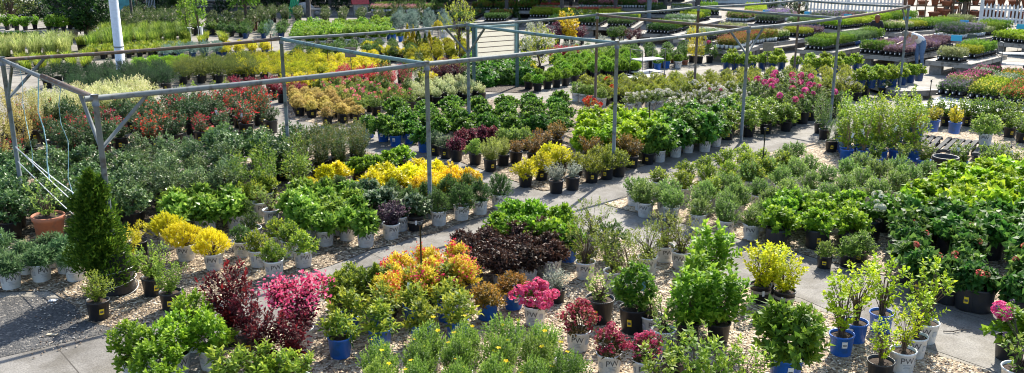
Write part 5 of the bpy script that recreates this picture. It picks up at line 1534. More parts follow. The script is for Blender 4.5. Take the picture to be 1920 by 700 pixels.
def bench(quad, kinds, label, topz=.46, tl=.62, tw=.50, group='display benches', legs=True, plant_desc='', metal=False, short=''):
    """wooden bench on blocks: corners FL, FR, BR, BL of its top; kinds: trays by row from the front"""
    q = [G(u, v, topz) for u, v in quad]
    c = sum(q, Vector()) / 4
    ex = (q[1] - q[0] + q[2] - q[3])
    ey = (q[3] - q[0] + q[2] - q[1])
    lx, ly = ex.length / 2, ey.length / 2
    ex.normalize()
    ey = Vector((-ex.y, ex.x, 0))
    rz = math.atan2(ex.y, ex.x)
    t = thing('display_bench', label, 'bench', (c.x, c.y, 0), rz, group)
    m = MB()
    nb = max(3, int(ly / .28))
    for k in range(nb):
        y = (k + .5 - nb / 2) * ly / nb
        m.box((0, y, topz - .02), (lx, ly / nb - .015, .04))
    m.build('bench_top', M_WOOD, t)
    m = MB()
    for s in (-1, 1):
        m.box((0, s * (ly / 2 - .03), topz - .10), (lx - .02, .05, .11))
        m.box((s * (lx / 2 - .03), 0, topz - .101), (.05, ly - .16, .10))
    m.build('apron', M_WOOD, t)
    nl = max(2, round(lx / 1.6))
    for i in range(nl):
        for s in (-1, 1):
            x = (-1 + 2 * i / (nl - 1)) * (lx / 2 - .3)
            MB().box((x, s * (ly / 2 - .28), (topz - .16) / 2), (.40, .20, topz - .16)).build('leg', M_BLOCK, t)
    big = c.y > 37
    tl, tw = (1.15, .75) if big else (.86, .60)
    nx, ny = max(1, int(lx / tl)), max(1, int(ly / tw))
    for j in range(ny if kinds else 0):
        kk = kinds[min(len(kinds) - 1, int(j * len(kinds) / ny))]
        for i in range(nx):
            if rnd.random() < .04:
                continue
            k = kk if isinstance(kk, str) else kk[min(len(kk) - 1, int(i * len(kk) / nx))]
            cols, h, pots, fl = KINDS[k]
            tr = tray_mesh(k, cols, tl * .97, tw * .96, h, pots, fl)
            x = (i + .5 - nx / 2) * lx / nx
            y = (j + .5 - ny / 2) * ly / ny
            w = Vector((c.x, c.y, topz + .002)) + ex * x + ey * y
            NT[0] += 1
            tt = thing('flower_tray' if fl else 'herb_tray', f"{k} tray, {order_name(i, nx) or 'only one'}{rows_txt(j, ny)} {short}", 'plant tray', w, rz + rnd.uniform(-.04, .04), 'plant trays ' + short)
            put('tray', tr[0], tt)
            put('cell_pot', tr[1], tt)
            put('foliage', tr[2], tt, sc=(1, 1, rnd.uniform(.8, 1.2)))
            if tr[3]:
                put('blossom', tr[3], tt, sc=(1, 1, 1))
    return t


bench([(1734, 113), (1820, 121), (1890, 104), (1808, 97)], ['grey herb', 'grey herb', 'yellow green', 'green herb', 'green herb'], 'long wooden bench of grey green herbs on block legs', short='on the grey herb bench')
bench([(1607, 101), (1702, 109), (1790, 90), (1700, 82)], [['cream flower', 'purple leaf'], 'purple leaf', 'purple leaf', 'purple leaf'], 'long wooden bench of purple leaved plants beside the bending man', topz=.38, short='on the purple bench')
bench([(1498, 93), (1569, 99), (1668, 78), (1600, 72)], ['green herb', 'green herb', 'blue green', 'blue green', 'green herb'], 'long wooden bench of green herbs before the seated woman', short='on the green herb bench')
bench([(1752, 71), (1830, 78), (1895, 62), (1820, 56)], ['lavender', 'lavender', 'grey herb', 'green herb', 'green herb'], 'wooden bench of lavender in white pots behind the herb bench', short='on the lavender bench')
bench([(1885, 80), (1965, 88), (2010, 74), (1930, 66)], ['lime herb', 'lime herb', 'green herb'], 'wooden bench of lime green plants at the picture edge', short='on the lime green bench')
bench([(1660, 60), (1722, 66), (1800, 48), (1740, 42)], ['cream flower', 'yellow green', 'green herb', 'green herb', 'grey herb'], 'wooden bench of pale yellow flowers near the picket fence', short='on the pale yellow bench')
bench([(1551, 55), (1620, 60), (1700, 40), (1632, 34)], ['lime herb', 'yellow green', 'lime herb', 'green herb', 'green herb'], 'wooden bench of lime herbs beside the seated woman', short='on the lime herb bench')
bench([(1395, 82), (1443, 86), (1530, 66), (1470, 60)], [['rust leaf', 'cream flower'], 'cream flower', 'cream flower', 'yellow green', 'purple leaf'], 'wooden bench of cream and rust plants behind the frame', short='on the cream bench')
bench([(1325, 92), (1392, 96), (1425, 86), (1362, 82)], ['rust leaf', 'rust leaf'], 'wooden bench of rust plants in white pots', short='on the rust bench')
bench([(1478, 52), (1545, 56), (1620, 36), (1560, 32)], ['blue green', 'lavender', 'purple leaf', 'violet flower'], 'wooden bench of blue potted plants before the picket fence', short='on the blue potted bench')
bench([(1390, 44), (1470, 47), (1520, 36), (1440, 32)], ['violet flower', 'lavender', 'purple leaf'], 'wooden bench of grey violet plants before the white shed', short='on the violet bench')
bench([(1262, 73), (1352, 80), (1420, 66), (1340, 60)], ['white flower', 'white flower', 'dark herb', 'grey herb'], 'wooden bench of white flowers behind the yellow columns', short='on the white flower bench')
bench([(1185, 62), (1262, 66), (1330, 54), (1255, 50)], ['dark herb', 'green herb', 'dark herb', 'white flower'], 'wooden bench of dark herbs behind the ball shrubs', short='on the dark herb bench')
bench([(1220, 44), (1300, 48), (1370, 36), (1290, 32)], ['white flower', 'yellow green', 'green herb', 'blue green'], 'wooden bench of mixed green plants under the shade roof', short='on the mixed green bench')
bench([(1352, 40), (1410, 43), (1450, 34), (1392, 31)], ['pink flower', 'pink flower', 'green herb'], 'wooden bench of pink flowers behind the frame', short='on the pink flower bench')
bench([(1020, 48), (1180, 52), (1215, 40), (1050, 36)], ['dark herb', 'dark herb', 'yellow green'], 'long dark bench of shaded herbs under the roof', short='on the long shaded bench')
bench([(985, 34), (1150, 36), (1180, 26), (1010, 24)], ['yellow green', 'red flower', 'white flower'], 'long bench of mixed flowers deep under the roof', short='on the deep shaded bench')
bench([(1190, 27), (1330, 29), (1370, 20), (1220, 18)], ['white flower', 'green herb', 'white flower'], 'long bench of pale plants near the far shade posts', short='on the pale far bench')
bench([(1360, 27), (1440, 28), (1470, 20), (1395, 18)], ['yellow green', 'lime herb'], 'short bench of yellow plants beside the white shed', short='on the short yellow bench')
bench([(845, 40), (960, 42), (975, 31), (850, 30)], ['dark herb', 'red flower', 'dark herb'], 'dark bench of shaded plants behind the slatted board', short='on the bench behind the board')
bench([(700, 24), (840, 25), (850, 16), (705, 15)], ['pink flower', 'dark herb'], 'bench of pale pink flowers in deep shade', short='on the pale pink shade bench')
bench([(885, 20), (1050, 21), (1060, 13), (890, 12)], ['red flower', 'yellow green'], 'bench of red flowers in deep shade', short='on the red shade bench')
bench([(1080, 15), (1220, 16), (1240, 9), (1090, 8)], ['pink flower', 'white flower'], 'bench of pink and white flowers furthest back', short='on the furthest bench')
bench([(-10, 60), (62, 62), (85, 52), (10, 50)], [], 'low grey bench before the dogwood tree', short='on the dogwood bench')
bench([(82, 56), (125, 60), (150, 50), (105, 47)], [], 'block legged bench of green shrubs by the holly tree', short='on the holly bench')
# low bench with navy pots
bench([(1605, 170), (1680, 164), (1742, 149), (1665, 148)], [], 'low grey bench carrying navy potted rhododendrons', topz=.25, short='')
rowof('blue fruit', 'navy', [(1612, 166), (1632, 165), (1652, 164), (1672, 163), (1690, 159), (1706, 155), (1722, 152), (1622, 156), (1645, 155), (1668, 154), (1690, 150)], 'compact rhododendron in navy pot on the low bench', 'rhododendrons on the low bench', 'M', near=False, h0=.252)

# white plastic decks with flower trays
M_DECK = plain('white_plastic_deck', (.62, .63, .64), .5, var=.06)
M_BDECK = plain('black_plastic_deck', (.085, .086, .09), .8, var=.2, spec=.15)


def deck(quad, z, label, mat, n=9, group=None):
    q = [G(u, v, z) for u, v in quad]
    c = sum(q, Vector()) / 4
    ex = q[1] - q[0] + q[2] - q[3]
    lx = ex.length / 2
    ly = (q[3] - q[0] + q[2] - q[1]).length / 2
    rz = math.atan2(ex.y, ex.x)
    t = thing('plastic_deck', label, 'plant deck', (c.x, c.y, 0), rz, group)
    m = MB()
    nx, ny = max(3, int(lx / .13)), max(2, int(ly / .6) + 1)
    for k in range(nx):
        m.box(((k + .5 - nx / 2) * lx / nx, 0, z - .02), (lx / nx - .045, ly, .03))
    for k in range(ny):
        m.box((0, (k / (ny - 1) - .5) * (ly - .08), z - .045), (lx, .07, .05))
    m.build('grate', mat, t)
    for a in (-1, 1):
        for b in (-1, 1):
            MB().lathe([(.05, 0), (.04, z - .07)], 8).build('leg', mat, t, (a * (lx / 2 - .08), b * (ly / 2 - .08), 0))
    return t, c, rz, lx, ly


for i, qd in enumerate(([(1722, 196), (1805, 208), (1830, 196), (1750, 186)], [(1808, 209), (1890, 221), (1915, 208), (1833, 197)], [(1893, 222), (1975, 234), (2000, 220), (1918, 209)],
                        [(1752, 184), (1832, 194), (1858, 182), (1778, 174)], [(1835, 195), (1920, 207), (1946, 194), (1861, 183)], [(1782, 173), (1862, 183), (1888, 171), (1808, 161)], [(1866, 184), (1950, 195), (1976, 182), (1892, 172)])):
    deck(qd, .28, ['white plastic deck, front row, nearest the sprinkler stake', 'white plastic deck, front row, in the middle', 'white plastic deck, front row, at the picture edge', 'white plastic deck under the violet and yellow flower trays', 'white plastic deck under the coral flower trays', 'rear white plastic deck under the yellow flower trays', 'rear white plastic deck under the last coral trays'][i], M_DECK, group='white plastic decks')
for i, qd in enumerate(([(1680, 268), (1745, 276), (1775, 256), (1712, 250)], [(1748, 277), (1812, 285), (1842, 264), (1778, 257)], [(1815, 285), (1880, 292), (1905, 272), (1845, 265)])):
    deck(qd, .32, ['black slatted deck nearest the staked climbers', 'black slatted deck in the middle of the three', 'black slatted deck nearest the picture edge'][i], M_BDECK, group='black slatted decks')
rowof('gold berry', 'blue', [(1716, 262, .9), (1748, 246, .8), (1788, 250, .95)], 'golden leaved shrub in blue pot on a black deck', 'golden shrubs on the black decks', 'M', h0=.322)
rowof('soft green', 'white', [(1846, 272, 1.4)], 'round feathery green bush in white pot on a black deck', None, 'M', h0=.322)
t = thing('empty_pot', 'large empty black pot behind the lime hydrangeas', 'pot', G(1768, 335))
MB().lathe([(.17, 0), (.18, .02), (.225, .40), (.245, .405), (.245, .44), (.215, .44), (.20, .36), (.16, .1), (.01, .06)], 28).build('pot', M_BLACK, t)
MB().tube([Vector((math.cos(a) * .246, math.sin(a) * .246, .38)) for a in [q * 6.2832 / 24 for q in range(25)]], .008, 6, cap=False).build('handle_band', M_STK, t)


def traybed(quad, z, kinds, short, tl=.62, tw=.5, group=None):
    q = [G(u, v, z) for u, v in quad]
    ex = (q[1] - q[0] + q[2] - q[3]) / 2
    ey = (q[3] - q[0] + q[2] - q[1]) / 2
    nx, ny = max(1, int(ex.length / tl)), max(1, int(ey.length / tw))
    rz = math.atan2(ex.y, ex.x)
    for j in range(ny):
        kk = kinds[min(len(kinds) - 1, int(j * len(kinds) / ny))]
        for i in range(nx):
            k = kk if isinstance(kk, str) else kk[min(len(kk) - 1, int(i * len(kk) / nx))]
            a, b = (i + .5) / nx, (j + .5) / ny
            p = (q[0] * (1 - a) + q[1] * a) * (1 - b) + (q[3] * (1 - a) + q[2] * a) * b
            cols, h, pots, fl = KINDS[k]
            tr = tray_mesh(k, cols, tl * .97, tw * .96, h, pots, fl)
            tt = thing('flower_tray' if fl else 'herb_tray', f"{k} tray, {order_name(i, nx)}{rows_txt(j, ny)} {short}", 'plant tray', p, rz + rnd.uniform(-.04, .04), 'plant trays ' + short)
            for nm, me in zip(('tray', 'cell_pot', 'foliage', 'blossom'), tr):
                if me:
                    put(nm, me, tt)


traybed([(1752, 178), (1935, 203), (1965, 178), (1785, 160)], .30, [['violet flower', 'yellow flower', 'red flower'], ['pink flower', 'lime herb', 'red flower'], ['magenta flower', 'yellow flower', 'red flower']], 'on the white decks', .72, .5)
traybed([(1795, 160), (1965, 178), (1990, 160), (1830, 142)], .018, [['magenta flower', 'white flower', 'violet flower'], ['white flower', 'orange flower', 'magenta flower'], ['magenta flower', 'pink flower', 'red flower']], 'behind the white decks', .72, .5)


def cart(u, v, label, rz, w_=.9, d_=.5, h_=.95, shelves=(.25, .62)):
    t = thing('plant_cart', label, 'cart', G(u, v), rz, 'metal plant carts')
    M = plain('cart_metal', (.16, .17, .18), .4, metal=.6)
    m = MB()
    for a in (-1, 1):
        for b in (-1, 1):
            m.tube([(a * w_ / 2, b * d_ / 2, .1), (a * w_ / 2, b * d_ / 2, h_)], .014, 6)
    for a in (-1, 1):
        m.tube([(a * w_ / 2, -d_ / 2, h_), (a * w_ / 2, d_ / 2, h_)], .014, 6)
    m.build('cart_frame', M, t)
    for z in shelves:
        MB().box((0, 0, z), (w_ - .05, d_ - .05, .03)).build('shelf', plain('grey_shelf', (.55, .55, .54), .5), t)
    for a in (-1, 1):
        for b in (-1, 1):
            MB().tube([(a * w_ / 2, b * d_ / 2 - .02, .06), (a * w_ / 2, b * d_ / 2 + .02, .06)], .06, 10).build('wheel', M_STK, t)


cart(1213, 146, 'metal plant cart with white shelves beside the dwarf arborvitaes', .6, 1.0, .6, .95, (.2, .62))
cart(1207, 156, 'low metal plant cart lying before the taller cart', .6, 1.1, .7, .3, (.2,))
cart(1898, 130, 'dark metal plant cart beside the grey herb bench', -.2, .95, .55, .95, (.18, .55))

# ------------------------------------------------------------------ people
M_SKIN = plain('skin', (.46, .27, .19), .55, var=.06)
M_SHIRT = plain('white_shirt', (.76, .77, .80), .8, var=.05)
M_JEANS = plain('blue_jeans', (.10, .17, .30), .85, var=.2, scale=20)
M_DARKC = plain('black_jacket', (.012, .012, .016), .8)
M_HAIRG = plain('grey_hair', (.22, .19, .16), .7)
M_HAIRR = plain('auburn_hair', (.22, .075, .03), .6)
M_SHOE = plain('dark_shoe', (.03, .03, .035), .6)


def person(label, loc, rz, J, E, zones, hair_mat, hair_long=False, group=None):
    """J: joint -> (x, y, z, radius); E: bones; zones: bone -> material index"""
    names = list(J)
    me = bpy.data.meshes.new('person_skeleton')
    me.from_pydata([J[n][:3] for n in names], [(names.index(a), names.index(b)) for a, b in E], [])
    o = bpy.data.objects.new('person_skeleton', me)
    COL.objects.link(o)
    o.modifiers.new('skin', 'SKIN').use_smooth_shade = True
    if not me.skin_vertices:
        bm = __import__('bmesh').new()
        bm.from_mesh(me)
        bm.verts.layers.skin.verify()
        bm.to_mesh(me)
        bm.free()
    sv = me.skin_vertices[0].data
    for i, n in enumerate(names):
        r = J[n][3]
        sv[i].radius = (r, r) if not hasattr(r, '__len__') else r
        sv[i].use_root = n == 'pelvis'
    sb = o.modifiers.new('smooth', 'SUBSURF')
    sb.levels = sb.render_levels = 2
    dg = bpy.context.evaluated_depsgraph_get()
    dg.update()
    m2 = bpy.data.meshes.new_from_object(o.evaluated_get(dg))
    bpy.data.objects.remove(o)
    m2.name = 'body'
    m2.materials.clear()
    for m in (M_SKIN,) + tuple(zones['mats']):
        m2.materials.append(m)
    for p in m2.polygons:
        c = p.center
        best, bd = 0, 9
        for a, b in E:
            A_, B_ = Vector(J[a][:3]), Vector(J[b][:3])
            k = max(0, min(1, (c - A_).dot(B_ - A_) / max(1e-6, (B_ - A_).length_squared)))
            dd = (c - A_.lerp(B_, k)).length
            if dd < bd:
                bd, best = dd, zones.get((a, b), 0)
        p.material_index = best
        p.use_smooth = True
    t = thing('person', label, 'person', loc, rz)
    put('body', m2, t)
    h = Vector(J['head'][:3])
    up = (h - Vector(J['neck'][:3])).normalized()
    m = MB()
    q = up.to_track_quat('Z', 'Y').to_matrix().to_4x4()
    mm = MB()
    mm.lathe([(.09, -.06 if not hair_long else -.2), (.112, 0), (.112, .05), (.085, .11), (.03, .135), (.002, .137)], 14)
    hm = mm.mesh('hair', hair_mat)
    ho = put('hair', hm, t)
    ho.matrix_local = Matrix.Translation(h - up * .01 - Vector((0, .012, 0))) @ q
    return t


BE = [('pelvis', 'waist'), ('waist', 'chest'), ('chest', 'neck'), ('neck', 'head'), ('head', 'crown'), ('chest', 'sh_l'), ('sh_l', 'el_l'), ('el_l', 'wr_l'), ('wr_l', 'ha_l'), ('chest', 'sh_r'), ('sh_r', 'el_r'), ('el_r', 'wr_r'), ('wr_r', 'ha_r'),
      ('pelvis', 'hip_l'), ('hip_l', 'kn_l'), ('kn_l', 'an_l'), ('an_l', 'to_l'), ('pelvis', 'hip_r'), ('hip_r', 'kn_r'), ('kn_r', 'an_r'), ('an_r', 'to_r')]
# man bending towards the bench; forward is -x in his own frame
MAN = {'pelvis': (0, 0, .93, .15), 'waist': (-.13, 0, 1.08, .16), 'chest': (-.38, 0, 1.20, .17), 'neck': (-.56, 0, 1.25, .065), 'head': (-.68, 0, 1.24, .092), 'crown': (-.76, 0, 1.26, .08),
       'sh_l': (-.44, -.19, 1.18, .075), 'el_l': (-.55, -.26, .92, .05), 'wr_l': (-.80, -.22, .86, .036), 'ha_l': (-.89, -.2, .84, .04),
       'sh_r': (-.44, .19, 1.18, .075), 'el_r': (-.52, .27, .92, .05), 'wr_r': (-.76, .22, .84, .036), 'ha_r': (-.85, .2, .82, .04),
       'hip_l': (.02, -.10, .86, .115), 'kn_l': (-.03, -.13, .47, .075), 'an_l': (.05, -.14, .09, .05), 'to_l': (-.13, -.15, .045, .042),
       'hip_r': (.02, .10, .86, .115), 'kn_r': (-.05, .13, .47, .075), 'an_r': (.03, .15, .09, .05), 'to_r': (-.15, .16, .045, .042)}
Z = {'mats': (M_SHIRT, M_JEANS, M_SHOE)}
for b in BE:
    Z[b] = 0
for b in (('waist', 'chest'), ('chest', 'sh_l'), ('chest', 'sh_r'), ('pelvis', 'waist')):
    Z[b] = 1
for s in 'lr':
    for b in (('pelvis', 'hip_' + s), ('hip_' + s, 'kn_' + s), ('kn_' + s, 'an_' + s)):
        Z[b] = 2
    Z[('an_' + s, 'to_' + s)] = 3
person('man in white sleeveless shirt and blue jeans bending over the purple bench', G(1722, 128), R(12), MAN, BE, Z, M_HAIRG)
WOM = {'pelvis': (0, 0, .52, .15), 'waist': (0, 0, .68, .14), 'chest': (-.03, 0, .93, .16), 'neck': (-.05, 0, 1.08, .06), 'head': (-.07, 0, 1.2, .09), 'crown': (-.07, 0, 1.28, .08),
       'sh_l': (-.03, -.18, 1.0, .075), 'el_l': (-.08, -.26, .76, .052), 'wr_l': (-.28, -.16, .68, .04), 'ha_l': (-.36, -.12, .68, .04),
       'sh_r': (-.03, .18, 1.0, .075), 'el_r': (-.08, .26, .76, .052), 'wr_r': (-.28, .16, .68, .04), 'ha_r': (-.36, .12, .68, .04),
       'hip_l': (-.04, -.1, .5, .11), 'kn_l': (-.45, -.12, .5, .075), 'an_l': (-.46, -.12, .09, .05), 'to_l': (-.62, -.12, .045, .042),
       'hip_r': (-.04, .1, .5, .11), 'kn_r': (-.45, .12, .5, .075), 'an_r': (-.46, .12, .09, .05), 'to_r': (-.62, .12, .045, .042)}
Z2 = {'mats': (M_DARKC, M_DARKC, M_SHOE)}
for b in BE:
    Z2[b] = 0 if b[0] in ('neck', 'head', 'wr_l', 'wr_r') else 1
for s in 'lr':
    Z2[('an_' + s, 'to_' + s)] = 3
wl = G(1640, 86)
person('seated woman with auburn hair in a black jacket between two benches', wl, R(60), WOM, BE, Z2, M_HAIRR, True)
t = thing('white_stool', 'white plastic stool under the seated woman', 'stool', wl, .4)
MB().box((.02, 0, .38), (.36, .36, .035)).build('seat', M_DECK, t)
for a in (-1, 1):
    for b in (-1, 1):
        MB().bar((.02 + a * .15, b * .15, .36), (.02 + a * .18, b * .18, 0), .035, .035).build('leg', M_DECK, t)

# ------------------------------------------------------------------ far edge of the yard
M_PICK = plain('white_picket_paint', (.72, .73, .74), .55, var=.05)


def picket(u0, v0, u1, v1, label, hgt=1.0):
    a, b = G(u0, v0), G(u1, v1)
    d = b - a
    t = thing('picket_fence', label, 'picket fence', a, math.atan2(d.y, d.x), 'white picket fences')
    L = d.length
    n = int(L / .19)
    m = MB()
    for k in range(n):
        x = (k + .5) * L / n
        m.box((x, 0, hgt * .47), (.095, .022, hgt * .86))
        m.add([(x - .0475, -.011, hgt * .9), (x + .0475, -.011, hgt * .9), (x, -.011, hgt), (x - .0475, .011, hgt * .9), (x + .0475, .011, hgt * .9), (x, .011, hgt)],
              [(0, 1, 2), (5, 4, 3), (0, 2, 5, 3), (1, 4, 5, 2)])
    m.build('picket', M_PICK, t)['kind'] = 'stuff'
    m = MB()
    for z in (.28, .72):
        m.box((L / 2, .035, hgt * z), (L, .045, .09))
    m.build('rail', M_PICK, t)
    for k in range(int(L / 2.4) + 1):
        m = MB()
        x = min(L, k * 2.4)
        m.box((x, .06, hgt * .57), (.13, .13, hgt * 1.14))
        m.lathe([(.10, 0), (.10, .03), (.05, .05), (.07, .11), (.04, .17), (.003, .19)], 10, (x, .06, hgt * 1.14))
        m.build('post', M_PICK, t)


picket(1510, 26, 1700, 33, 'white picket fence behind the blue potted bench', 1.05)
picket(1836, 44, 1990, 54, 'white picket fence before the stacked clay pots', 1.1)

# unseen roof above the view, its reach set to darken the far benches
M_POSTW = plain('dark_timber_post', (.06, .05, .045), .8, var=.3)
M_ROOF = plain('black_shade_cloth', (.02, .022, .024), .9)
t = thing('unseen_shade_roof', 'unseen timber shade roof sized to darken the far display benches', 'shade roof', G(760, 10))
o0 = t.location.copy()


def tp(name, mb, mat):
    x = put(name, mb.mesh(name, mat), t)
    x.location = -o0
    return x


m = MB()
nb = 40
for k in range(nb):
    x0 = -26.5 + 38 * k / nb
    y0 = 57.0 if x0 < -3 else 50.0
    m.box((x0 + .475, (y0 + 66) / 2, 4.15 + .02 * (k % 2)), (.94, 66 - y0, .03))
tp('unseen_roof_cloth', m, M_ROOF)
m = MB()
for y in (57.2, 61.5, 65.8):
    m.box((-7.5, y, 4.0), (38, .10, .2))
m.box((4.2, 50.2, 4.0), (14.6, .10, .2))
tp('beam', m, M_POSTW)
for u, v in ((950, 32), (966, 30), (1030, 34), (1053, 36), (1070, 24), (1153, 32), (1216, 42), (1246, 40), (1116, 20), (850, 22), (770, 20), (675, 22), (620, 18), (505, 16), (400, 16), (1306, 45), (720, 34)):
    p = G(u, v)
    if p.y > (57.3 if p.x < -3 else 50.3) and p.y < 66:
        tp('post', MB().box((p.x, p.y, 2.0), (.19, .19, 3.99)), M_POSTW)
# posts that stand free in front of the roof
for u, v, lab, mt, r_ in ((580, 47, 'dark timber pole beside the pale roses', M_POSTW, .13), (1216, 46, 'pale grey pole before the shade roof', M_PIPE, .12), (1153, 45, 'dark slim post before the shade roof benches', M_POSTW, .1),
                          (1053, 50, 'dark slim post behind the golden smoke trees', M_POSTW, .1), (1246, 42, 'dark slim post beside the mixed green bench', M_POSTW, .1), (950, 44, 'dark slim post behind the slatted board', M_POSTW, .1),
                          (1306, 48, 'dark thick post at the end of the shade benches', M_POSTW, .13), (251, 60, 'dark slim post beside the painted mural board', M_POSTW, .06), (860, 44, 'dark slim post behind the serviceberries', M_POSTW, .09)):
    p = G(u, v)
    tt = thing('timber_post', lab, 'post', p, group='free standing posts')
    MB().tube([(0, 0, 0), (0, 0, 4.6)], r_, 10).build('shaft', mt, tt)
    MB().box((0, 0, .12), (r_ * 2.9, r_ * 2.9, .24)).build('footing', M_BLOCK, tt)

# dark wall added as backdrop for the shaded far edge; shed and stacks
M_WALLD = plain('dark_backdrop_boards', (.035, .032, .034), .8, var=.4, scale=3)
t = thing('dark_backdrop', 'added dark board backdrop darkening the far edge behind the shade roof', 'wall', (-7, 66.4, 0))
m = MB()
for k in range(40):
    m.box((-20 + k, 0, 2.0), (.97, .05, 4.0))
m.build('boarding', M_WALLD, t)
MB().box((0, .08, 4.02), (40.5, .3, .08)).build('coping', M_POSTW, t)
M_SHED = plain('white_shed_siding', (.66, .70, .70), .6, var=.06)
p = G(1405, 10)
t = thing('storage_shed', 'white sided shed behind the violet bench', 'shed', (p.x, p.y + 3, 0), -.12)
m = MB()
for k in range(14):
    m.box((0, 0, .12 + k * .2), (6.2, 3.4 - .012 * (k % 2), .195))
m.build('siding', M_SHED, t)
m = MB()
m.add([(-3.4, -2.1, 2.9), (3.4, -2.1, 2.9), (3.4, 2.1, 2.9), (-3.4, 2.1, 2.9), (-3.4, 0, 4.0), (3.4, 0, 4.0)], [(0, 1, 5, 4), (2, 3, 4, 5), (0, 4, 3), (1, 2, 5), (3, 2, 1, 0)])
m.build('roof', plain('grey_roof', (.16, .16, .17), .8), t)
MB().box((-1.7, -1.72, 1.2), (1.5, .04, 1.9)).build('door', plain('dark_door', (.07, .075, .08), .6), t)
p = G(65, 12)
t = thing('corrugated_fence', 'pale corrugated metal fence behind the dogwood tree', 'fence', (p.x, p.y + 2, 0), .12)
m = MB()
for k in range(46):
    m.box((-4.6 + k * .2, .03 * (k % 2), 1.5), (.19, .06, 3.0))
m.build('panel', plain('pale_corrugated_metal', (.46, .52, .48), .5, metal=.2), t)
for k in range(3):
    MB().box((-4.2 + k * 4.2, -.12, 1.55), (.12, .12, 3.1)).build('post', M_POSTW, t)
p = G(103, 22)
t = thing('dark_cabinet', 'dark navy utility cabinet beside the corrugated fence', 'cabinet', (p.x, p.y, 0), .1)
MB().box((0, 0, 1.2), (1.0, .7, 2.4)).build('case', plain('navy_steel', (.02, .03, .06), .5), t)
MB().box((0, -.37, 1.25), (.86, .03, 2.1)).build('door', plain('brown_steel', (.05, .035, .03), .5), t)
MB().box((.34, -.40, 1.25), (.04, .04, .2)).build('handle', M_CLAMP, t)
p = G(234, 40)
t = thing('mural_board', 'teal painted board with a large orange petal shape', 'mural', (p.x, p.y, 0), .05)
MB().box((0, 0, 1.25), (1.35, .06, 2.3)).build('panel', plain('teal_mural_paint', (.05, .24, .28), .6, var=.3, scale=3), t)
m = MB()
for k in range(5):
    a = R(50 + k * 27)
    m.tube([(-.28, -.05, 1.2), (-.28 + math.cos(a) * .35, -.05, 1.2 + math.sin(a) * .45), (-.28 + math.cos(a) * .55, -.05, 1.2 + math.sin(a) * .75)], [.05, .13, .03], 8)
m.build('painted_petal', plain('orange_mural_paint', (.72, .13, .03), .6), t)
MB().box((.72, 0, 1.25), (.1, .1, 2.5)).build('post', M_POSTW, t)

# garden seats and small things at the back
p = G(543, 34)
M_GCH = plain('green_chair_paint', (.02, .32, .12), .5)
t = thing('adirondack_chair', 'bright green slatted garden chair among pale roses', 'chair', p, R(-30))
m = MB()
for k in range(5):
    m.bar((-.24 + k * .12, .25, .32), (-.28 + k * .14, .55, 1.02), .10, .02)
m.build('backrest', M_GCH, t)
m = MB()
for k in range(5):
    m.box((0, -.25 + k * .11, .38 - k * .02), (.56, .09, .02))
m.build('seat', M_GCH, t)
for s in (-1, 1):
    MB().box((s * .34, -.02, .56), (.12, .72, .02)).build('armrest', M_GCH, t)
    MB().box((s * .31, -.3, .27), (.04, .10, .54)).build('leg', M_GCH, t)
    MB().bar((s * .31, -.3, .33), (s * .31, .45, .04), .10, .03).build('leg', M_GCH, t)
p = G(600, 32)
M_STONE = plain('pale_stone', (.36, .34, .31), .85, bump=.3)
t = thing('stone_bench', 'small pale stone bench in front of the dark shade', 'stone bench', p, .15)
MB().box((0, 0, .46), (1.3, .42, .09)).build('seat', M_STONE, t)
for s in (-1, 1):
    MB().lathe([(.17, 0), (.17, .05), (.11, .12), (.14, .3), (.18, .41)], 10).build('leg', M_STONE, t, (s * .45, 0, 0))
p = G(572, 30)
t = thing('boulder', 'grey rounded boulder beside the stone bench', 'boulder', p)
MB().lathe([(.5, 0), (.6, .25), (.5, .55), (.28, .75), (.02, .8)], 12, wob=.12).build('rock', M_STONE, t)
MB().lathe([(.2, 0), (.24, .1), (.15, .24), (.01, .28)], 9, wob=.12).build('rock', M_STONE, t, (.75, -.1, 0))
p = G(676, 30)
t = thing('market_crate', 'red roofed little house crate in the dark shade', 'little house', p, .3)
MB().box((0, 0, .35), (.8, .6, .7)).build('wall', plain('pale_boards', (.4, .38, .34), .7), t)
m = MB()
m.add([(-.5, -.42, .7), (.5, -.42, .7), (.5, .42, .7), (-.5, .42, .7), (-.5, 0, 1.05), (.5, 0, 1.05)], [(0, 1, 5, 4), (2, 3, 4, 5), (0, 4, 3), (1, 2, 5), (3, 2, 1, 0)])
m.build('roof', plain('red_roof_paint', (.42, .04, .04), .6), t)
p = G(446, 58)
t = thing('wooden_planter', 'brown slatted wooden planter under the weeping tree', 'planter', p, .1)
m = MB()
for k in range(3):
    m.box((0, -.35, .12 + k * .17), (1.7, .04, .145))
    m.box((0, .35, .12 + k * .17), (1.7, .04, .145))
m.build('slat_side', plain('brown_planter_wood', (.20, .095, .045), .75, var=.3), t)
for a in (-1, 1):
    for b in (-1, 1):
        MB().box((a * .86, b * .35, .3), (.09, .09, .6)).build('post', plain('brown_planter_wood', (.20, .095, .045)), t)
for u, v, lab, c in ((356, 84, 'short white marker post among the green grasses', M_PICK), (378, 82, 'slim white marker post beside the young maple', M_PICK)):
    tt = thing('marker_post', lab, 'marker post', G(u, v))
    MB().box((0, 0, .35), (.16, .16, .7)).build('shaft', c, tt)
    MB().box((0, 0, .72), (.20, .20, .04)).build('cap', c, tt)
p = G(285, 28)
t = thing('garden_chair', 'pale grey metal garden chair behind the rose shrubs', 'chair', p, .4)
M_GREYC = plain('pale_grey_metal', (.42, .45, .47), .5)
MB().box((0, 0, .45), (.5, .5, .04)).build('seat', M_GREYC, t)
m = MB()
for k in range(6):
    m.box((-.22 + k * .088, .24, .75), (.03, .03, .6))
m.box((0, .24, 1.06), (.52, .04, .05))
m.build('backrest', M_GREYC, t)
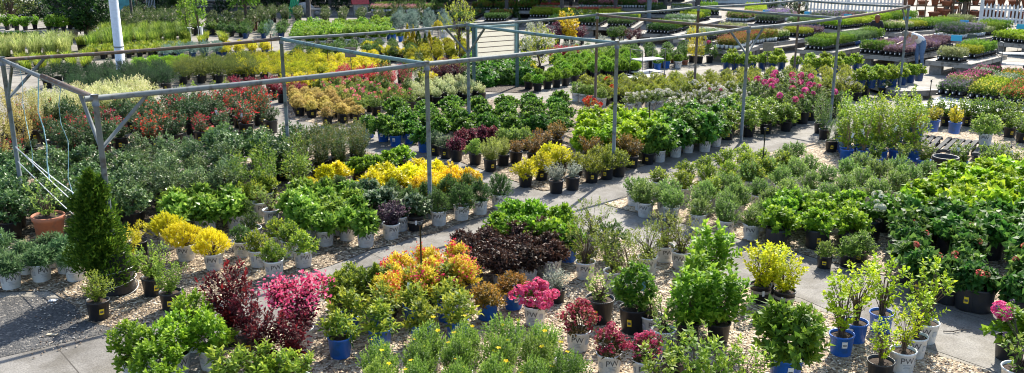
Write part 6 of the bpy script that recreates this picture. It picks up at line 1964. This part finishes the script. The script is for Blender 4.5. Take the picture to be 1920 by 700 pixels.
for a in (-1, 1):
    for b in (-1, 1):
        MB().box((a * .22, b * .22, .215), (.035, .035, .43)).build('leg', M_GREYC, t)
for u, v, lab in ((368, 22, 'long pale picnic table in the dark shade, first from the maple'), (400, 24, 'long pale picnic table in the dark shade beside the weeping tree')):
    t = thing('picnic_table', lab, 'picnic table', G(u, v), .1, 'picnic tables in the shade')
    MB().box((0, 0, .74), (1.8, .75, .05)).build('tabletop', M_WOOD, t)
    for s in (-1, 1):
        MB().box((0, s * .62, .44), (1.8, .26, .045)).build('bench_seat', M_WOOD, t)
        MB().bar((s * .65, -.6, 0), (s * .65, .25, .72), .08, .04).build('leg', M_WOOD, t)
        MB().bar((s * .70, .6, 0), (s * .70, -.25, .72), .08, .04).build('leg', M_WOOD, t)
# pale litter on the asphalt
for u, v, lab, sx in ((100, 566, 'white paper tag lying on the asphalt', .1), (98, 630, 'pale wooden chip lying on the asphalt', .12)):
    b = G(u, v)
    m = MB().box((0, 0, .006), (sx, .05 if sx > .11 else .07, .006))
    o = m.build('paper_scrap' if sx < .11 else 'wood_chip', M_TAGW if sx < .11 else plain('chip_wood', (.5, .42, .3), .8), None, (b.x, b.y, .014))
    tag(o, lab, 'litter')
b = G(1768, 624)
m = MB()
m.tube([(0, 0, .01), (.1, -.02, .016), (.22, .03, .012), (.34, .01, .02)], [.007, .006, .005, .003], 5)
m.tube([(.1, -.02, .016), (.15, -.09, .014)], [.004, .002], 5)
m.tube([(.22, .03, .012), (.3, .10, .016)], [.004, .002], 5)
tag(m.build('fallen_twig', plain('stem_dark', STEMC['dark'], .8), None, (b.x, b.y, .01)), 'dark fallen twig lying at the path edge by the lime green shrubs', 'twig')
# terracotta on the far shelves
TERR = {}


def clay(kind, loc, label, sc=1.0, rz=0):
    if kind not in TERR:
        m = MB()
        m.lathe([(.13, 0), (.2, .3), (.23, .3), (.23, .38), (.19, .38), (.12, .05)] if kind else [(.22, 0), (.26, .2), (.3, .2), (.3, .26), (.25, .26), (.2, .05)], 12)
        r_ = MB()
        r_.lathe([(.235, .31), (.245, .33), (.235, .35)] if kind else [(.305, .205), (.315, .23), (.305, .25)], 12, close=False)
        TERR[kind] = (m.mesh('clay_pot', M_TERRA), r_.mesh('rim', M_TERRA))
    t = thing('clay_pot', label, 'clay pot', loc, rz, 'stacked clay pots')
    t.scale = (sc, sc, sc)
    put('bowl', TERR[kind][0], t)
    put('rim', TERR[kind][1], t)


M_SHELF = plain('brown_shelf_wood', (.13, .08, .05), .8, var=.3)


def rack(u, v, wd, label, place, rows_=4):
    p = G(u, v)
    t = thing('pot_rack', label, 'shelf', p, -.25, 'pot racks')
    for z in range(rows_):
        MB().box((0, 0, .12 + z * .62), (wd, .55, .05)).build('shelf', M_SHELF, t)
    for s in (-1, 1):
        for b in (-1, 1):
            MB().box((s * wd / 2, b * .25, 1.2), (.08, .08, 2.4)).build('upright', M_SHELF, t)
    c, s_ = math.cos(-.25), math.sin(-.25)
    n = int(wd / .62)
    for z in range(rows_):
        for k in range(n):
            x = (k + .5 - n / 2) * wd / n
            clay((k + z) % 2, p + Vector((c * x, s_ * x, .146 + z * .62)), f"terracotta pot, {order_name(k, n)} on the {['lowest', 'second', 'third', 'top'][z]} shelf {place}", rnd.uniform(.9, 1.15))


rack(1738, 36, 2.5, 'brown rack of stacked clay pots beside the picket fence', 'beside the ladder', 4)
rack(1775, 30, 1.3, 'narrow brown rack of clay pots beside the dark shelves', 'of the narrow rack', 4)
rack(1885, 36, 4.0, 'wide brown rack of clay pots behind the picket fence', 'behind the far picket fence', 4)
rack(1960, 40, 3.0, 'brown rack of clay pots beyond the picture edge', 'of the edge rack', 4)
p = G(1815, 34)
t = thing('grey_rack', 'dark rack with grey stone ornaments beside the clay pots', 'shelf', p, -.2)
for z in range(3):
    MB().box((0, 0, .15 + z * .7), (2.4, .6, .05)).build('shelf', M_POSTW, t)
for s in (-1, 1):
    MB().box((s * 1.2, 0, 1.1), (.09, .6, 2.2)).build('upright', M_POSTW, t)
c, s_ = math.cos(-.2), math.sin(-.2)
for z in range(3):
    for k in range(4):
        x = (k - 1.5) * .56
        tt = thing('stone_ornament', f"grey stone planter, {order_name(k, 4)} on the {['lowest', 'middle', 'top'][z]} shelf of the dark rack", 'planter', p + Vector((c * x, s_ * x, .176 + z * .7)), rnd.random(), 'stone planters on the dark rack')
        MB().lathe([(.1, 0), (.12, .03), (.07, .08), (.17, .22), (.2, .3), (.16, .3), (.06, .14)], 12).build('bowl', M_STONE, tt)
        MB().box((0, 0, -.0), (.2, .2, .02)).build('plinth', M_STONE, tt)
for u, v, lab in ((1722, 36, 'wooden ladder leaning beside the picket fence'), (1757, 34, 'pale wooden ladder leaning between the pot racks')):
    b = G(u, v)
    t = thing('wooden_ladder', lab, 'ladder', b, -.25, 'wooden ladders')
    for s in (-1, 1):
        MB().bar((s * .24, -.45, 0), (s * .2, -.3, 2.3), .05, .07).build('side_rail', plain('ladder_wood', (.30, .19, .11), .7), t)
    for k in range(7):
        f = (k + .7) / 7.6
        MB().bar((-.24 + .04 * f, -.45 + .15 * f, 2.3 * f), (.24 - .04 * f, -.45 + .15 * f, 2.3 * f), .03, .05).build('rung', plain('ladder_wood', (.30, .19, .11), .7), t)
# trees and shrubs that close the back
M_BARK = plain('bark_tree', (.10, .075, .055), .9, var=.35, scale=10, bump=.6)


def tree(key, u, v, label, trunk_h=.0, tr=.06, sc=1.0, group=None):
    s = SPEC[key]
    b = G(u, v)
    t = thing(s['name'], label, s['cat'], b, rnd.uniform(0, 6.28), group)
    fo, st, bl = built(key, 0)
    if trunk_h:
        MB().tube([(0, 0, 0), (.02, .01, trunk_h * .5), (0, .02, trunk_h + s['kw']['h'] * .4)], [tr * 1.3, tr, tr * .5], 9).build('trunk', M_BARK, t)
    put('crown', fo, t, (0, 0, trunk_h), sc=sc)
    if st:
        put('limb', st, t, (0, 0, trunk_h), sc=sc)
    if bl:
        put('blossom', bl, t, (0, 0, trunk_h), sc=sc)


tree('evergreen tree', 166, 72, 'large dark green holly tree beside the white pole', .25, .09)
tree('white flowering', 22, 50, 'pale flowering dogwood tree before the corrugated fence', .4, .07)
tree('weeping', 462, 50, 'weeping green cherry tree above the wooden planter', .7, .10, 1.15)
tree('slim tree', 352, 78, 'slim young maple, first of two behind the green grasses', .5, .03, group='young maples')
tree('slim tree', 376, 84, 'slim young maple beside the white marker post', .7, .03, 1.0, group='young maples')
tree('red tree', 360, 26, 'dark purple maple tree in the shade', 1.0, .1)
tree('serviceberry', 862, 116, 'light yellow green serviceberry tree left of the slatted board', .75, .04)
tree('evergreen tree', 1805, 42, 'rounded dark green tree between the pot racks', 1.0, .12, .75)
tree('evergreen tree', 335, 40, 'dark green tree behind the shrub roses', .3, .09, .6)
SH = sorted(((240, 34, 1.2), (262, 44, 1.0), (320, 34, 1.2), (420, 30, 1.2), (520, 22, 1.2), (640, 30, 1.0), (705, 34, .9), (735, 38, .8), (760, 30, 1.2), (800, 30, 1.3), (830, 36, 1.1), (900, 46, .9), (925, 30, 1.2), (1000, 30, 1.0), (1085, 60, .9), (1110, 56, .8), (1320, 20, 1.3), (1445, 20, 1.1), (1480, 24, 1.0), (1500, 28, .9), (275, 22, 1.3), (300, 16, 1.4), (345, 14, 1.4), (385, 14, 1.3), (425, 14, 1.4), (500, 14, 1.3), (540, 14, 1.3), (580, 14, 1.2), (605, 16, 1.1), (215, 20, 1.4), (5, 22, 1.5), (60, 30, 1.4), (100, 30, 1.4), (130, 26, 1.5), (40, 38, 1.2), (195, 30, 1.4), (75, 36, 1.2)))
for k, (u, v, s_) in enumerate(SH):
    b = G(u, v)
    plant('shade dark', None, b, f"dark evergreen shrub along the shaded back edge, {ORD[k] if k < 19 else ORD[len(SH) - 1 - k]} from the {'left' if k < 19 else 'right'}", 'evergreen shrubs along the back edge', near=False, sc=s_)
rowof('dark cone', None, [(940, 50, 1.1), (968, 50, 1.1)], 'dark green cone conifer just behind the slatted board', 'cones behind the board', near=False, sc=1.3)
rowof('dark column', 'black', [(755, 42, 1.6), (790, 46, 1.5), (815, 44, 1.3), (776, 36, 1.5)], 'slim dark column holly at the shade edge', 'column hollies at the shade edge', near=False)
rowof('topiary', 'white', [(732, 44, 1.2), (806, 58, 1.1), (722, 60)], 'ball topiary at the shade edge', 'ball topiaries at the shade edge', near=False)
for u, v, sc_, lab, key in ((843, 74, 1, '', ''),):
    pass


def standard(u, v, key, label, hh, sc, group='clipped standards'):
    """small head of leaves on a bare stem in a pot"""
    b = G(u, v)
    s = SPEC[key]
    t = thing('standard_shrub', label, 'standard shrub', b, rnd.uniform(0, 6), group)
    pm, soil, pr, h = pot_meshes('black', 'M')
    put('pot', pm, t)
    fo, st, bl = built(key, 0)
    MB().tube([(0, 0, h - .04), (.01, 0, hh * .6), (0, 0, hh)], .016, 7).build('stem', plain('stem_bark', STEMC['bark']), t)
    put('foliage', fo, t, (0, 0, hh - .08), sc=sc)


standard(510, 108, 'blue standard', 'blue grey standard shrub on a bare stem behind the golden junipers', .9, .9)
standard(616, 136, 'dark globe', 'small dark standard shrub on a bare stem in the middle block', .75, .9)
standard(822, 92, 'gold mound', 'yellow headed standard shrub on a bare stem behind the gold globes', .95, 1.1)
print('PLANTS', NPLANT[0], 'TRAYS', NT[0], 'OBJECTS', len(bpy.data.objects))
